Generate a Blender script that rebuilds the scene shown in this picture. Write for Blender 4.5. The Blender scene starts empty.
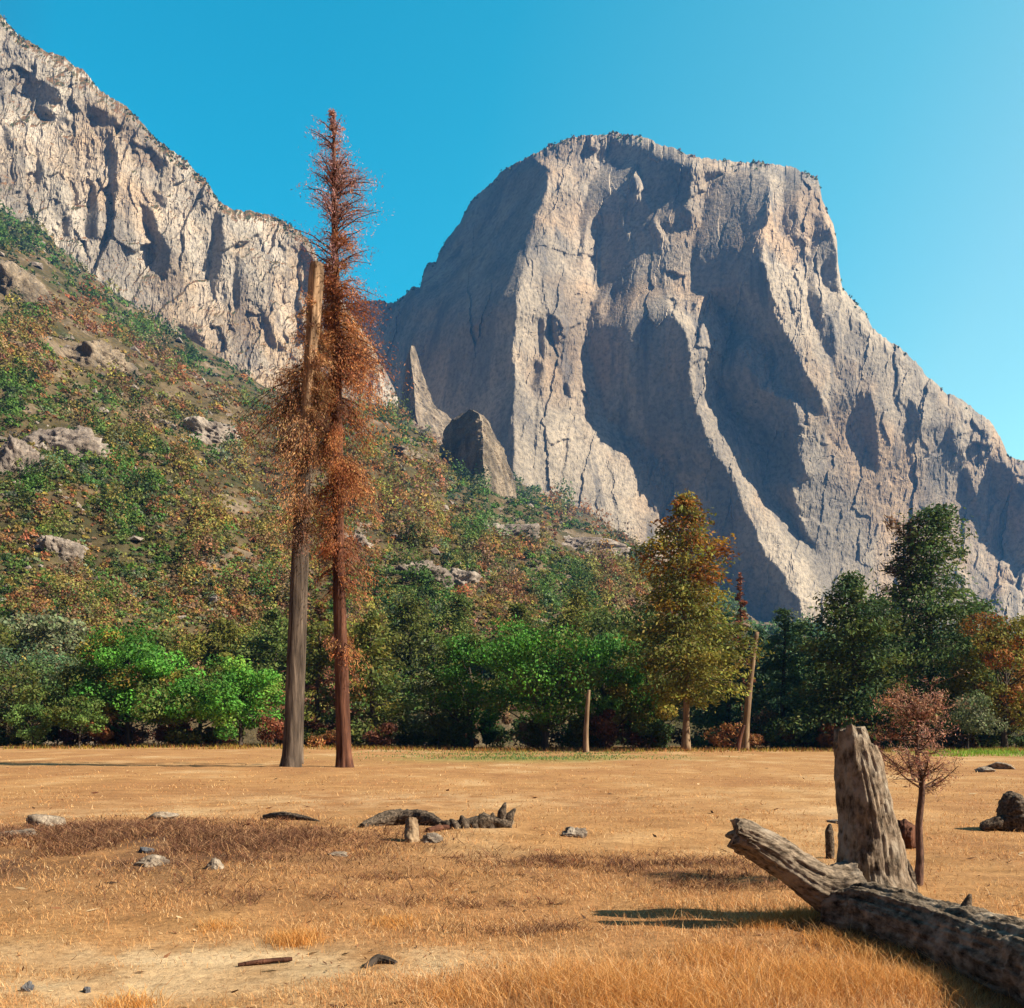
import bpy, math
import numpy as np
from mathutils import Vector

S = bpy.context.scene
C = S.collection
R = math.radians
rng = np.random.default_rng(11)

# ------------------------------------------------------------------ camera
F, HZ, H = 983.0, 733.0, 1.6          # focal length and horizon row in pixels, eye height
cd = bpy.data.cameras.new("camera")
cam = bpy.data.objects.new("camera", cd)
C.objects.link(cam)
cam.location = (0, 0, H)
cam.rotation_euler = (R(90), 0, 0)
cd.sensor_width = 36
cd.lens = F / 1024 * 36
cd.shift_y = (HZ - 504) / 1024
cd.clip_start = 0.1
cd.clip_end = 20000
S.camera = cam

# ------------------------------------------------------------------ sky, sun, exposure
SUN_EL, SUN_AZ = 38.0, 15.0           # azimuth: degrees from +X towards the viewer
sv = Vector((math.cos(R(SUN_EL)) * math.cos(R(SUN_AZ)), -math.cos(R(SUN_EL)) * math.sin(R(SUN_AZ)), math.sin(R(SUN_EL))))
w = bpy.data.worlds.new("World")
S.world = w
w.use_nodes = True
nt = w.node_tree
sky = nt.nodes.new("ShaderNodeTexSky")
sky.sky_type = 'NISHITA'
sky.sun_disc = False
sky.sun_elevation = R(SUN_EL)
sky.sun_rotation = R(90 + SUN_AZ)
sky.altitude = 1200
sky.air_density = 1.0
sky.dust_density = 2.0
sky.ozone_density = 1.0
tint = nt.nodes.new("ShaderNodeMix")
tint.data_type = 'RGBA'
tint.blend_type = 'MULTIPLY'
tint.inputs[0].default_value = 1.0
# the clear sky is deep cyan away from the sun and pale towards it and the horizon
tc = nt.nodes.new("ShaderNodeTexCoord")
dp = nt.nodes.new("ShaderNodeVectorMath"); dp.operation = 'DOT_PRODUCT'
dp.inputs[1].default_value = (0.9, 0.0, -0.3)
nt.links.new(tc.outputs["Generated"], dp.inputs[0])
ma = nt.nodes.new("ShaderNodeMath"); ma.operation = 'MULTIPLY_ADD'; ma.inputs[1].default_value = 0.7; ma.inputs[2].default_value = 0.5
nt.links.new(dp.outputs["Value"], ma.inputs[0])
cr = nt.nodes.new("ShaderNodeValToRGB")
SKYT = [(0.05, (0.22, 0.42, 0.5)), (0.165, (0.02, 1.15, 1.12)), (0.276, (0.03, 1.15, 1.1)), (0.374, (0.09, 1.2, 1.1)), (0.584, (0.78, 1.4, 1.1)), (0.675, (1.4, 1.45, 1.06)), (0.85, (1.7, 1.5, 1.05))]
while len(cr.color_ramp.elements) < len(SKYT): cr.color_ramp.elements.new(0.5)
for e_, (p0_, c0_) in zip(cr.color_ramp.elements, SKYT):
    e_.position = p0_; e_.color = (*[v / 2 for v in c0_], 1)
nt.links.new(ma.outputs[0], cr.inputs[0])
sx_ = nt.nodes.new("ShaderNodeSeparateXYZ")
nt.links.new(tc.outputs["Generated"], sx_.inputs[0])
mr = nt.nodes.new("ShaderNodeMapRange"); mr.interpolation_type = 'SMOOTHSTEP'
mr.inputs[1].default_value = -0.5; mr.inputs[2].default_value = 0.6
nt.links.new(sx_.outputs[1], mr.inputs[0])
t2 = nt.nodes.new("ShaderNodeMix"); t2.data_type = 'RGBA'; t2.blend_type = 'MULTIPLY'; t2.inputs[0].default_value = 1
t2.inputs[7].default_value = (1.0, 1.5, 1.4, 1)
nt.links.new(cr.outputs[0], t2.inputs[6])
bk = nt.nodes.new("ShaderNodeMix"); bk.data_type = 'RGBA'
bk.inputs[6].default_value = (0.15, 0.15, 0.17, 1)
nt.links.new(mr.outputs[0], bk.inputs[0]); nt.links.new(t2.outputs[2], bk.inputs[7])
nt.links.new(bk.outputs[2], tint.inputs[7])
nt.links.new(sky.outputs[0], tint.inputs[6])
bg = nt.nodes["Background"]
bg.inputs[1].default_value = 0.125
nt.links.new(tint.outputs[2], bg.inputs[0])

sl = bpy.data.lights.new("sun", 'SUN')
sl.energy = 5.0
sl.angle = R(0.5)
sl.color = (1.0, 0.90, 0.74)
so = bpy.data.objects.new("sun", sl)
C.objects.link(so)
so.rotation_euler = sv.to_track_quat('Z', 'Y').to_euler()
so.location = (50, -20, 60)

S.view_settings.view_transform = 'Standard'
S.view_settings.look = 'None'
S.view_settings.gamma = 1
S.view_settings.exposure = 1.3
S.render.engine = 'CYCLES'
S.cycles.max_bounces = 6
S.cycles.diffuse_bounces = 2
S.cycles.transparent_max_bounces = 8
S.cycles.volume_bounces = 1
try:
    S.cycles.use_denoising = True
    S.cycles.denoiser = 'OPENIMAGEDENOISE'
except Exception:
    pass


# ------------------------------------------------------------------ noise
def _hash(ix, iy, iz, seed):
    h = (ix.astype(np.uint32) * np.uint32(374761393) + iy.astype(np.uint32) * np.uint32(668265263)
         + iz.astype(np.uint32) * np.uint32(2147483647) + np.uint32((seed * 974634777) & 0xffffffff))
    h = (h ^ (h >> np.uint32(13))) * np.uint32(1274126177)
    h = (h ^ (h >> np.uint32(16))) * np.uint32(2246822519)
    return ((h ^ (h >> np.uint32(15))) & np.uint32(0xffffff)).astype(np.float64) / 0xffffff * 2 - 1


def vn(x, y, z=None, seed=0):
    x = np.asarray(x, float)
    y = np.broadcast_to(np.asarray(y, float), x.shape)
    fx, fy = np.floor(x), np.floor(y)
    ix, iy = fx.astype(np.int64), fy.astype(np.int64)
    tx, ty = x - fx, y - fy
    tx = tx * tx * tx * (tx * (tx * 6 - 15) + 10)
    ty = ty * ty * ty * (ty * (ty * 6 - 15) + 10)

    def plane(iz):
        a = _hash(ix, iy, iz, seed); b = _hash(ix + 1, iy, iz, seed)
        c = _hash(ix, iy + 1, iz, seed); d = _hash(ix + 1, iy + 1, iz, seed)
        return (a * (1 - tx) + b * tx) * (1 - ty) + (c * (1 - tx) + d * tx) * ty
    if z is None:
        return plane(np.zeros_like(ix))
    z = np.broadcast_to(np.asarray(z, float), x.shape)
    fz = np.floor(z); iz = fz.astype(np.int64); tz = z - fz
    tz = tz * tz * tz * (tz * (tz * 6 - 15) + 10)
    return plane(iz) * (1 - tz) + plane(iz + 1) * tz


def fbm(x, y, z=None, oct=4, seed=0, gain=0.5, ridged=False):
    x = np.asarray(x, float)
    s = np.zeros(x.shape); a = 1.0; tot = 0
    k = 1.0
    for o in range(oct):
        n = vn(x * k + 17.3 * o, y * k - 9.1 * o, None if z is None else z * k + 5.7 * o, seed + o * 31)
        if ridged:
            n = 1 - 2 * np.abs(n)
        s += a * n; tot += a; a *= gain; k *= 2.03
    return s / tot


# ------------------------------------------------------------------ mesh helpers
def lin(r, g, b, k=0.86):
    def f(c):
        c /= 255.0
        return (c / 12.92 if c <= 0.04045 else ((c + 0.055) / 1.055) ** 2.4) * k
    return np.array((f(r), f(g), f(b)))


def make_mesh(name, V, faces, mat, col=None, smooth=False, parent=None):
    """faces: list of integer arrays (n,3) or (n,4)"""
    me = bpy.data.meshes.new(name)
    V = np.asarray(V, np.float32)
    me.vertices.add(len(V))
    me.vertices.foreach_set("co", V.ravel())
    fl = [np.asarray(f, np.int32) for f in faces if len(f)]
    loops = np.concatenate([f.ravel() for f in fl])
    sizes = np.concatenate([np.full(len(f), f.shape[1], np.int32) for f in fl])
    starts = np.concatenate(([0], np.cumsum(sizes)[:-1])).astype(np.int32)
    me.loops.add(len(loops))
    me.loops.foreach_set("vertex_index", loops)
    me.polygons.add(len(sizes))
    me.polygons.foreach_set("loop_start", starts)
    me.polygons.foreach_set("use_smooth", np.full(len(sizes), smooth, bool))
    if col is not None:
        at = me.color_attributes.new("col", 'FLOAT_COLOR', 'POINT')
        c4 = np.ones((len(V), 4), np.float32)
        c4[:, :3] = col
        at.data.foreach_set("color", c4.ravel())
    me.materials.append(mat)
    me.update(calc_edges=True)
    me.validate()
    o = bpy.data.objects.new(name, me)
    C.objects.link(o)
    if parent is not None:
        o.parent = parent
    return o


class MB:
    """collects pieces into one mesh"""
    def __init__(s):
        s.V, s.F3, s.F4, s.C, s.n = [], [], [], [], 0

    def add(s, V, F4=None, F3=None, col=(1, 1, 1)):
        V = np.asarray(V, float)
        s.V.append(V)
        if F4 is not None and len(F4): s.F4.append(np.asarray(F4) + s.n)
        if F3 is not None and len(F3): s.F3.append(np.asarray(F3) + s.n)
        c = np.asarray(col, float)
        s.C.append(np.broadcast_to(c, (len(V), 3)))
        s.n += len(V)

    def build(s, name, mat, parent=None, smooth=False, origin=(0, 0, 0)):
        fs = []
        if s.F4: fs.append(np.concatenate(s.F4))
        if s.F3: fs.append(np.concatenate(s.F3))
        return make_mesh(name, np.concatenate(s.V) - np.asarray(origin), fs, mat, np.concatenate(s.C), smooth, parent)


def grid_faces(nr, nc, wrap=False):
    i = np.arange(nr - 1)[:, None]
    m = nc if wrap else nc - 1
    j = np.arange(m)[None, :]
    j2 = (j + 1) % nc
    return np.stack([(i * nc + j), (i * nc + j2), ((i + 1) * nc + j2), ((i + 1) * nc + j)], -1).reshape(-1, 4)


def tube(mb, pts, rad, seg=8, col=(1, 1, 1), disp=None, cap=True, sub=1):
    """tapered tube through pts; disp(along 0-1, angle, points) gives a relative radius change"""
    pts = np.asarray(pts, float); rad = np.asarray(rad, float)
    if sub > 1:
        t = np.linspace(0, len(pts) - 1, (len(pts) - 1) * sub + 1)
        k = np.arange(len(pts))
        # Catmull-Rom
        i = np.clip(np.floor(t).astype(int), 0, len(pts) - 2); f = (t - i)[:, None]
        P = lambda q: pts[np.clip(q, 0, len(pts) - 1)]
        p0, p1, p2, p3 = P(i - 1), P(i), P(i + 1), P(i + 2)
        rad = np.interp(t, k, rad)
        pts = 0.5 * ((2 * p1) + (-p0 + p2) * f + (2 * p0 - 5 * p1 + 4 * p2 - p3) * f**2 + (-p0 + 3 * p1 - 3 * p2 + p3) * f**3)
    n = len(pts)
    T = np.gradient(pts, axis=0)
    T /= np.linalg.norm(T, axis=1)[:, None] + 1e-9
    m = T.mean(0)
    ref = np.array((0, 0, 1.0)) if abs(m[2]) < 0.75 * np.linalg.norm(m) else np.array((0, 1.0, 0))
    A = np.cross(T, ref); A /= np.linalg.norm(A, axis=1)[:, None]
    B = np.cross(A, T)
    th = np.arange(seg) / seg * 2 * math.pi
    dirs = np.cos(th)[None, :, None] * A[:, None, :] + np.sin(th)[None, :, None] * B[:, None, :]
    rr = np.broadcast_to(rad[:, None], (n, seg)).copy()
    if disp is not None:
        al = np.broadcast_to(np.linspace(0, 1, n)[:, None], (n, seg))
        an = np.broadcast_to(th[None], (n, seg))
        rr *= 1 + disp(al, an, pts[:, None, :] + dirs * rr[..., None])
    V = pts[:, None, :] + dirs * rr[..., None]
    V = V.reshape(-1, 3)
    F4 = grid_faces(n, seg, True)
    F3 = []
    if cap:
        nv = len(V)
        V = np.vstack([V, pts[0], pts[-1]])
        a = np.arange(seg); b = (a + 1) % seg
        F3 = np.vstack([np.stack([b, a, np.full(seg, nv)], 1),
                        np.stack([a + (n - 1) * seg, b + (n - 1) * seg, np.full(seg, nv + 1)], 1)])
    mb.add(V, F4, F3, col)


def rand_dirs(n, r=None):
    r = r or rng
    v = r.normal(size=(n, 3))
    return v / np.linalg.norm(v, axis=1)[:, None]


def leaves(mb, P, size, col, aspect=0.55, axis=None, spread=1.0, nrm=None):
    """diamond shaped leaf clumps at P; size per leaf half length; axis = preferred long direction"""
    n = len(P)
    a = rand_dirs(n)
    if axis is not None:
        a = axis + a * spread
        a /= np.linalg.norm(a, axis=1)[:, None] + 1e-9
    q = rand_dirs(n) if nrm is None else nrm + rand_dirs(n) * 0.6
    b = np.cross(a, q); b /= np.linalg.norm(b, axis=1)[:, None] + 1e-9
    sz = np.broadcast_to(np.asarray(size, float), (n,))[:, None]
    a = a * sz; b = b * sz * aspect
    V = np.stack([P - a, P + b + a * 0.1, P + a, P - b + a * 0.1], 1).reshape(-1, 3)
    F4 = np.arange(4 * n).reshape(n, 4)
    mb.add(V, F4, None, np.repeat(np.broadcast_to(col, (n, 3)), 4, axis=0))


def jit(c, n, s=0.25, h=0.1):
    return np.clip(np.asarray(c) * rng.uniform(1 - s, 1 + s, (n, 1)) * (1 + h * rng.normal(size=(n, 3))), 0.003, 1)


# ------------------------------------------------------------------ custom properties
def tag(o, label=None, cat=None, group=None, kind=None):
    if label: o["label"] = label
    if cat: o["category"] = cat
    if group: o["group"] = group
    if kind: o["kind"] = kind
    return o


def empty(name, loc):
    o = bpy.data.objects.new(name, None)
    C.objects.link(o)
    o.location = loc
    o.empty_display_size = 0.5
    return o


# ------------------------------------------------------------------ materials
def nodes_of(name, rough=0.9, spec=0.2):
    m = bpy.data.materials.new(name)
    m.use_nodes = True
    t = m.node_tree
    p = t.nodes["Principled BSDF"]
    p.inputs["Roughness"].default_value = rough
    p.inputs["Specular IOR Level"].default_value = spec
    return m, t, p


def N(t, typ, **kw):
    n = t.nodes.new(typ)
    for k, v in kw.items():
        setattr(n, k, v)
    return n


def noise(t, vec, scale, detail=6, rough=0.6, map_scale=None):
    n = N(t, "ShaderNodeTexNoise")
    n.inputs["Scale"].default_value = scale
    n.inputs["Detail"].default_value = detail
    n.inputs["Roughness"].default_value = rough
    if map_scale is not None:
        mp = N(t, "ShaderNodeMapping")
        mp.inputs["Scale"].default_value = map_scale
        t.links.new(vec, mp.inputs[0]); vec = mp.outputs[0]
    t.links.new(vec, n.inputs["Vector"])
    return n.outputs["Fac"]


def ramp(t, fac, stops):
    r = N(t, "ShaderNodeValToRGB")
    e = r.color_ramp.elements
    while len(e) < len(stops): e.new(0.5)
    for q, (p, c) in zip(e, stops):
        q.position = p
        q.color = (*c, 1) if len(c) == 3 else c
    t.links.new(fac, r.inputs[0])
    return r.outputs[0]


def mix(t, fac, a, b, mode='MIX'):
    n = N(t, "ShaderNodeMix", data_type='RGBA', blend_type=mode)
    for sock, v in ((n.inputs[0], fac), (n.inputs[6], a), (n.inputs[7], b)):
        if isinstance(v, (int, float)): sock.default_value = v
        elif isinstance(v, (tuple, list, np.ndarray)): sock.default_value = (*v[:3], 1)
        else: t.links.new(v, sock)
    return n.outputs[2]


def bump(t, p, h, strength, dist):
    b = N(t, "ShaderNodeBump")
    b.inputs["Strength"].default_value = strength
    b.inputs["Distance"].default_value = dist
    t.links.new(h, b.inputs["Height"])
    t.links.new(b.outputs[0], p.inputs["Normal"])


def leaf_mat(name, trans=0.3, rough=0.7):
    m = bpy.data.materials.new(name)
    m.use_nodes = True
    t = m.node_tree
    p = t.nodes["Principled BSDF"]
    p.inputs["Roughness"].default_value = rough
    p.inputs["Specular IOR Level"].default_value = 0.15
    a = N(t, "ShaderNodeAttribute", attribute_name="col")
    t.links.new(a.outputs[0], p.inputs["Base Color"])
    tr = N(t, "ShaderNodeBsdfTranslucent")
    t.links.new(a.outputs[0], tr.inputs[0])
    ms = N(t, "ShaderNodeMixShader")
    ms.inputs[0].default_value = trans
    t.links.new(p.outputs[0], ms.inputs[1]); t.links.new(tr.outputs[0], ms.inputs[2])
    t.links.new(ms.outputs[0], t.nodes["Material Output"].inputs[0])
    return m


def bark_mat(name, dark, light, scale, stretch, bumpd, lichen=None, use_col=False, mid=0.52):
    m, t, p = nodes_of(name, 0.95, 0.1)
    g = N(t, "ShaderNodeTexCoord").outputs["Object"]
    n1 = noise(t, g, scale, 8, 0.65, stretch)
    n2 = noise(t, g, scale * 0.25, 4, 0.6)
    c = ramp(t, n1, [(0.33, dark), (mid, tuple(0.55 * np.array(dark) + 0.45 * np.array(light))), (mid + 0.14, light)])
    if lichen is not None:
        c = mix(t, ramp(t, n2, [(0.5, (0, 0, 0)), (0.66, (1, 1, 1))]), c, lichen)
    if use_col:
        a = N(t, "ShaderNodeAttribute", attribute_name="col")
        c = mix(t, 1.0, c, a.outputs[0], 'MULTIPLY')
    t.links.new(c, p.inputs["Base Color"])
    bump(t, p, n1, 1.0, bumpd)
    return m


def rock_mat(name, cols, scale, zs, streak=None, veg=None, bumpd=1.0, fine=8.0, warm=None):
    """granite: patches, fine speckle, vertical streaks, plants on the flatter ledges"""
    m, t, p = nodes_of(name, 0.95, 0.15)
    g = N(t, "ShaderNodeNewGeometry")
    pos = g.outputs["Position"]
    n1 = noise(t, pos, scale, 8, 0.62, (1, 1, zs))
    c = ramp(t, n1, [(0.38, cols[0]), (0.5, cols[1]), (0.61, cols[2])])
    n2 = noise(t, pos, scale * fine, 5, 0.7)
    c = mix(t, 1.0, c, ramp(t, n2, [(0.36, (0.6, 0.6, 0.62)), (0.5, (0.98, 0.98, 0.98)), (0.62, (1.2, 1.18, 1.15))]), 'MULTIPLY')
    if warm is not None:
        nw = noise(t, pos, scale * 0.35, 4, 0.6)
        c = mix(t, ramp(t, nw, [(0.48, (0, 0, 0)), (0.6, (0.9, 0.9, 0.9))]), c, mix(t, 1.0, c, warm, 'MULTIPLY'))
    if streak is not None:
        n3 = noise(t, pos, scale * 2.5, 5, 0.65, (1, 1, 0.08))
        c = mix(t, ramp(t, n3, [(0.54, (0, 0, 0)), (0.66, (0.75, 0.75, 0.75))]), c, streak)
    if veg is not None:
        s = N(t, "ShaderNodeSeparateXYZ"); t.links.new(g.outputs["Normal"], s.inputs[0])
        n4 = noise(t, pos, scale * 3, 5, 0.7)
        ad = N(t, "ShaderNodeMath", operation='MULTIPLY_ADD')
        t.links.new(n4, ad.inputs[0]); ad.inputs[1].default_value = 0.9
        t.links.new(s.outputs[2], ad.inputs[2])
        c = mix(t, ramp(t, ad.outputs[0], [(veg[1], (0, 0, 0)), (veg[1] + 0.12, (1, 1, 1))]), c,
                ramp(t, noise(t, pos, scale * 8, 3, 0.6), [(0.4, veg[0]), (0.6, veg[2])]))
    t.links.new(c, p.inputs["Base Color"])
    bump(t, p, n2, 0.8, bumpd)
    return m


M_leaf = leaf_mat("leaf", 0.3)
M_dry = leaf_mat("dry_leaf", 0.25, 0.85)
M_grass = leaf_mat("straw", 0.35, 0.8)
M_bark_grey = bark_mat("grey_bark", (0.018, 0.013, 0.011), (0.16, 0.12, 0.09), 5.0, (1, 1, 0.10), 0.09, use_col=True)
M_bark_red = bark_mat("red_bark", (0.03, 0.012, 0.009), (0.17, 0.075, 0.045), 5.0, (1, 1, 0.10), 0.09)
M_bark_pale = bark_mat("pale_bark", (0.1, 0.06, 0.035), (0.33, 0.23, 0.14), 3.0, (1, 1, 0.15), 0.03)
M_bark_dark = bark_mat("dark_bark", (0.025, 0.02, 0.016), (0.11, 0.08, 0.06), 3.0, (1, 1, 0.15), 0.03)
M_deadwood = bark_mat("weathered_wood", (0.018, 0.012, 0.008), (0.27, 0.2, 0.14), 20.0, (1, 1, 0.42), 0.04, (0.31, 0.255, 0.195), mid=0.46)
M_deadlog = bark_mat("weathered_log", (0.016, 0.011, 0.008), (0.24, 0.18, 0.125), 20.0, (1, 0.4, 1), 0.04, (0.32, 0.25, 0.18), mid=0.5)
M_deadlimb = bark_mat("weathered_limb", (0.02, 0.014, 0.010), (0.27, 0.205, 0.145), 22.0, (0.4, 1, 1), 0.03, (0.3, 0.24, 0.18), mid=0.46)
M_char = bark_mat("charred_wood", (0.008, 0.007, 0.006), (0.19, 0.14, 0.1), 26.0, (1, 1, 1), 0.03)
M_stone = rock_mat("field_stone", ((0.10, 0.075, 0.058), (0.2, 0.155, 0.115), (0.31, 0.25, 0.19)), 6.0, 1.0, bumpd=0.02, fine=6)
M_stone_dark = rock_mat("dark_stone", ((0.04, 0.045, 0.05), (0.09, 0.09, 0.1), (0.16, 0.15, 0.14)), 6.0, 1.0, bumpd=0.02, fine=6)

M_granite = rock_mat("granite", ((0.185, 0.157, 0.126), (0.275, 0.228, 0.172), (0.36, 0.295, 0.22)), 0.012, 0.35,
                     streak=(0.10, 0.093, 0.09), veg=((0.05, 0.055, 0.028), 1.02, (0.2, 0.13, 0.07)), bumpd=3.0, fine=14, warm=(1.1, 0.94, 0.8))
M_granite_left = rock_mat("warm_granite", ((0.2, 0.17, 0.14), (0.31, 0.265, 0.21), (0.41, 0.35, 0.28)), 0.02, 0.4,
                          streak=(0.085, 0.07, 0.065), veg=((0.05, 0.055, 0.025), 0.98, (0.19, 0.10, 0.05)), bumpd=2.5, fine=12, warm=(1.06, 0.9, 0.74))
M_crag = rock_mat("crag_rock", ((0.10, 0.078, 0.056), (0.2, 0.152, 0.105), (0.32, 0.245, 0.17)), 0.11, 0.35,
                  streak=(0.10, 0.09, 0.085), veg=((0.08, 0.09, 0.03), 1.0, (0.22, 0.14, 0.05)), bumpd=1.5, fine=10)
M_outcrop = rock_mat("outcrop_rock", ((0.14, 0.11, 0.09), (0.24, 0.195, 0.16), (0.34, 0.285, 0.235)), 0.12, 0.6,
                     streak=(0.17, 0.14, 0.12), bumpd=0.8, fine=8)


# ------------------------------------------------------------------ setting: cliffs
def inside(poly, X, Y):
    poly = np.asarray(poly, float)
    r = np.zeros(X.shape, bool)
    x0, y0 = poly[-1]
    for x1, y1 in poly:
        if y0 != y1:
            c = ((Y < y0) != (Y < y1)) & (X < (x1 - x0) * (Y - y0) / (y1 - y0) + x0)
            r ^= c
        x0, y0 = x1, y1
    return r


def gauss(a, s):
    k = int(3 * s) + 1
    w_ = np.exp(-0.5 * (np.arange(-k, k + 1) / s) ** 2); w_ /= w_.sum()
    for ax in (0, 1):
        p = [(0, 0), (0, 0)]; p[ax] = (k, k)
        b = np.pad(a, p, mode='edge')
        a = sum(w_[i] * np.take(b, np.arange(i, i + a.shape[ax]), axis=ax) for i in range(2 * k + 1))
    return a


def integrate(gx, gy, lam):
    """least squares surface with the wanted slopes (faces turned to or from the east)"""
    h, w_ = gx.shape
    rhs = np.zeros((h, w_))
    rhs[:, 1:] += gx[:, :-1] - 0; rhs[:, :-1] -= gx[:, :-1]
    rhs[1:, :] += lam * gy[:-1, :]; rhs[:-1, :] -= lam * gy[:-1, :]
    rhs = -rhs
    e = np.concatenate([rhs, rhs[:, ::-1]], 1); e = np.concatenate([e, e[::-1]], 0)
    f = np.fft.rfft2(e)
    ky = 2 * np.cos(2 * np.pi * np.arange(2 * h) / (2 * h)) - 2
    kx = 2 * np.cos(2 * np.pi * np.arange(w_ + 1) / (2 * w_)) - 2
    den = kx[None, :] + lam * ky[:, None]
    den[0, 0] = 1
    f /= den; f[0, 0] = 0
    return np.fft.irfft2(f, s=e.shape)[:h, :w_]


def facets(X, Y, sx, sy, seed, tilt):
    """broken rock: every cell of a jittered lattice is a small plane with its own tilt"""
    x = X / sx; y = Y / sy
    fx = np.floor(x); fy = np.floor(y)
    best = np.full(X.shape, 1e9); out = np.zeros(X.shape)
    for i in (-1, 0, 1):
        for j in (-1, 0, 1):
            cx = (fx + i).astype(np.int64); cy = (fy + j).astype(np.int64); z = np.zeros_like(cx)
            px_ = fx + i + 0.5 + 0.48 * _hash(cx, cy, z, seed); py_ = fy + j + 0.5 + 0.48 * _hash(cx, cy, z, seed + 1)
            dx = x - px_; dy = y - py_
            d = dx * dx + dy * dy
            v = tilt * (dx * sx * _hash(cx, cy, z, seed + 2) + dy * sy * 0.55 * _hash(cx, cy, z, seed + 3)) + 0.28 * tilt * sx * _hash(cx, cy, z, seed + 4)
            m = d < best
            best[m] = d[m]; out[m] = v[m]
    return out


def cliff(name, mat, sil, foot, x0, x1, y0, y1, D0, base, polys, lam, lean, rough, seed, back=500, smooth=()):
    K = D0 / F
    gxs, gys = np.arange(x0, x1), np.arange(y0, y1)
    X, Y = np.meshgrid(gxs.astype(float), gys.astype(float))
    # ragged edges on the facets
    wx = X + 4 * fbm(X / 22, Y / 22, oct=4, seed=seed + 1); wy = Y + 4 * fbm(X / 22, Y / 22, oct=4, seed=seed + 2)
    s = np.full(X.shape, base)
    for v, poly in polys:
        s[inside(poly, wx, wy)] = v
    s = gauss(s, 1.2)
    lit = np.clip((s + 0.35) / 0.7, 0, 1)
    gz = -0.06 + (lean + 0.06) * lit
    D = integrate(s * K, -gz * K, lam)
    litb = 0.10 + 0.90 * gauss(lit, 2.0)
    sm = np.zeros(X.shape)
    for v, poly in smooth:
        sm[inside(poly, wx, wy)] = v
    litb *= 1 - gauss(sm, 5)
    fX = X + 5 * fbm(X / 15, Y / 15, oct=3, seed=seed + 11); fY = Y + 8 * fbm(X / 18, Y / 18, oct=3, seed=seed + 12)
    shr = fX + 0.22 * fY
    rk = facets(shr, fY, 34, 85, seed + 20, 0.55) + facets(fX, fY, 13, 30, seed + 30, 0.65) + 0.9 * facets(shr, fY, 5.5, 10, seed + 40, 0.8)
    rk = gauss(rk, 0.6)
    D += K * litb * rough * (rk + 2.4 * fbm(X / 6, Y / 12, oct=3, seed=seed + 4)
                             - 1.3 * fbm(X / 3.1, Y / 5.0, oct=2, seed=seed + 5, ridged=True))
    D += K * rough * 0.35 * facets(shr, fY, 22, 160, seed + 50, 0.4)
    D += K * (0.25 + 0.75 * litb) * rough * 0.9 * facets(fX * 1.7 + fY * 0.3, fY, 3.4, 5.0, seed + 60, 0.9)
    D += K * 4 * fbm(X / 50, Y / 190, oct=3, seed=seed + 6)
    D += D0 - D[int((len(gys)) * 0.75)].mean()
    sil = np.asarray(sil, float); foot = np.asarray(foot, float)
    px = np.arange(x0, x1 - 1, 1.0)
    top = np.interp(px, sil[:, 0], sil[:, 1]) + 2.2 * fbm(px / 9, px * 0, oct=4, seed=seed + 8) + 1.3 * fbm(px / 2.3, px * 0 + 5, oct=2, seed=seed + 10)
    bot = np.interp(px, foot[:, 0], foot[:, 1])
    nr = int((bot - top).max() / 1.05)
    nr = int((bot.max() - top.min()) / 1.05) + 2
    PY = np.clip((bot.max() - 1.05 * np.arange(nr))[:, None], top[None], bot[None])
    PX = np.broadcast_to(px[None], PY.shape)
    fx = PX - x0; fy = np.clip(PY - y0, 0, len(gys) - 1.001)
    ix = fx.astype(int); iy = fy.astype(int); ty = fy - iy
    DD = D[iy, ix] * (1 - ty) + D[iy + 1, ix] * ty
    # round the rim back a little before the summit plateau
    DD = DD + K * 14 * np.clip(1 - (PY - top[None]) / 14, 0, 1) ** 2
    Xw = (PX - 512) / F * DD; Zw = H + (HZ - PY) / F * DD
    rows = [np.stack([Xw, DD, Zw], -1)]
    last = rows[0][-1]
    for f_, dz in ((0.12, -0.012), (0.35, -0.05), (0.7, -0.14), (1.0, -0.4), (1.05, -1.0)):
        r_ = last.copy()
        r_[:, 1] += back * f_ + 8 * fbm(px / 12, px * 0 + f_ * 9, oct=3, seed=seed + 9)
        r_[:, 2] = last[:, 2] * (1 + dz)
        rows.append(r_[None])
    V = np.concatenate(rows, 0)
    nr2, nc = V.shape[:2]
    o = make_mesh(name, V.reshape(-1, 3), [grid_faces(nr2, nc)], mat, None, False)
    P = V[:nr]
    nrm = np.cross(np.gradient(P, axis=1), np.gradient(P, axis=0))
    nrm /= np.linalg.norm(nrm, axis=2, keepdims=True) + 1e-9
    LEDGES.append((P, nrm, PY - top[None], (PY > top[None] + 0.2) & (PY < bot[None] - 0.2), K))
    return o


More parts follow.
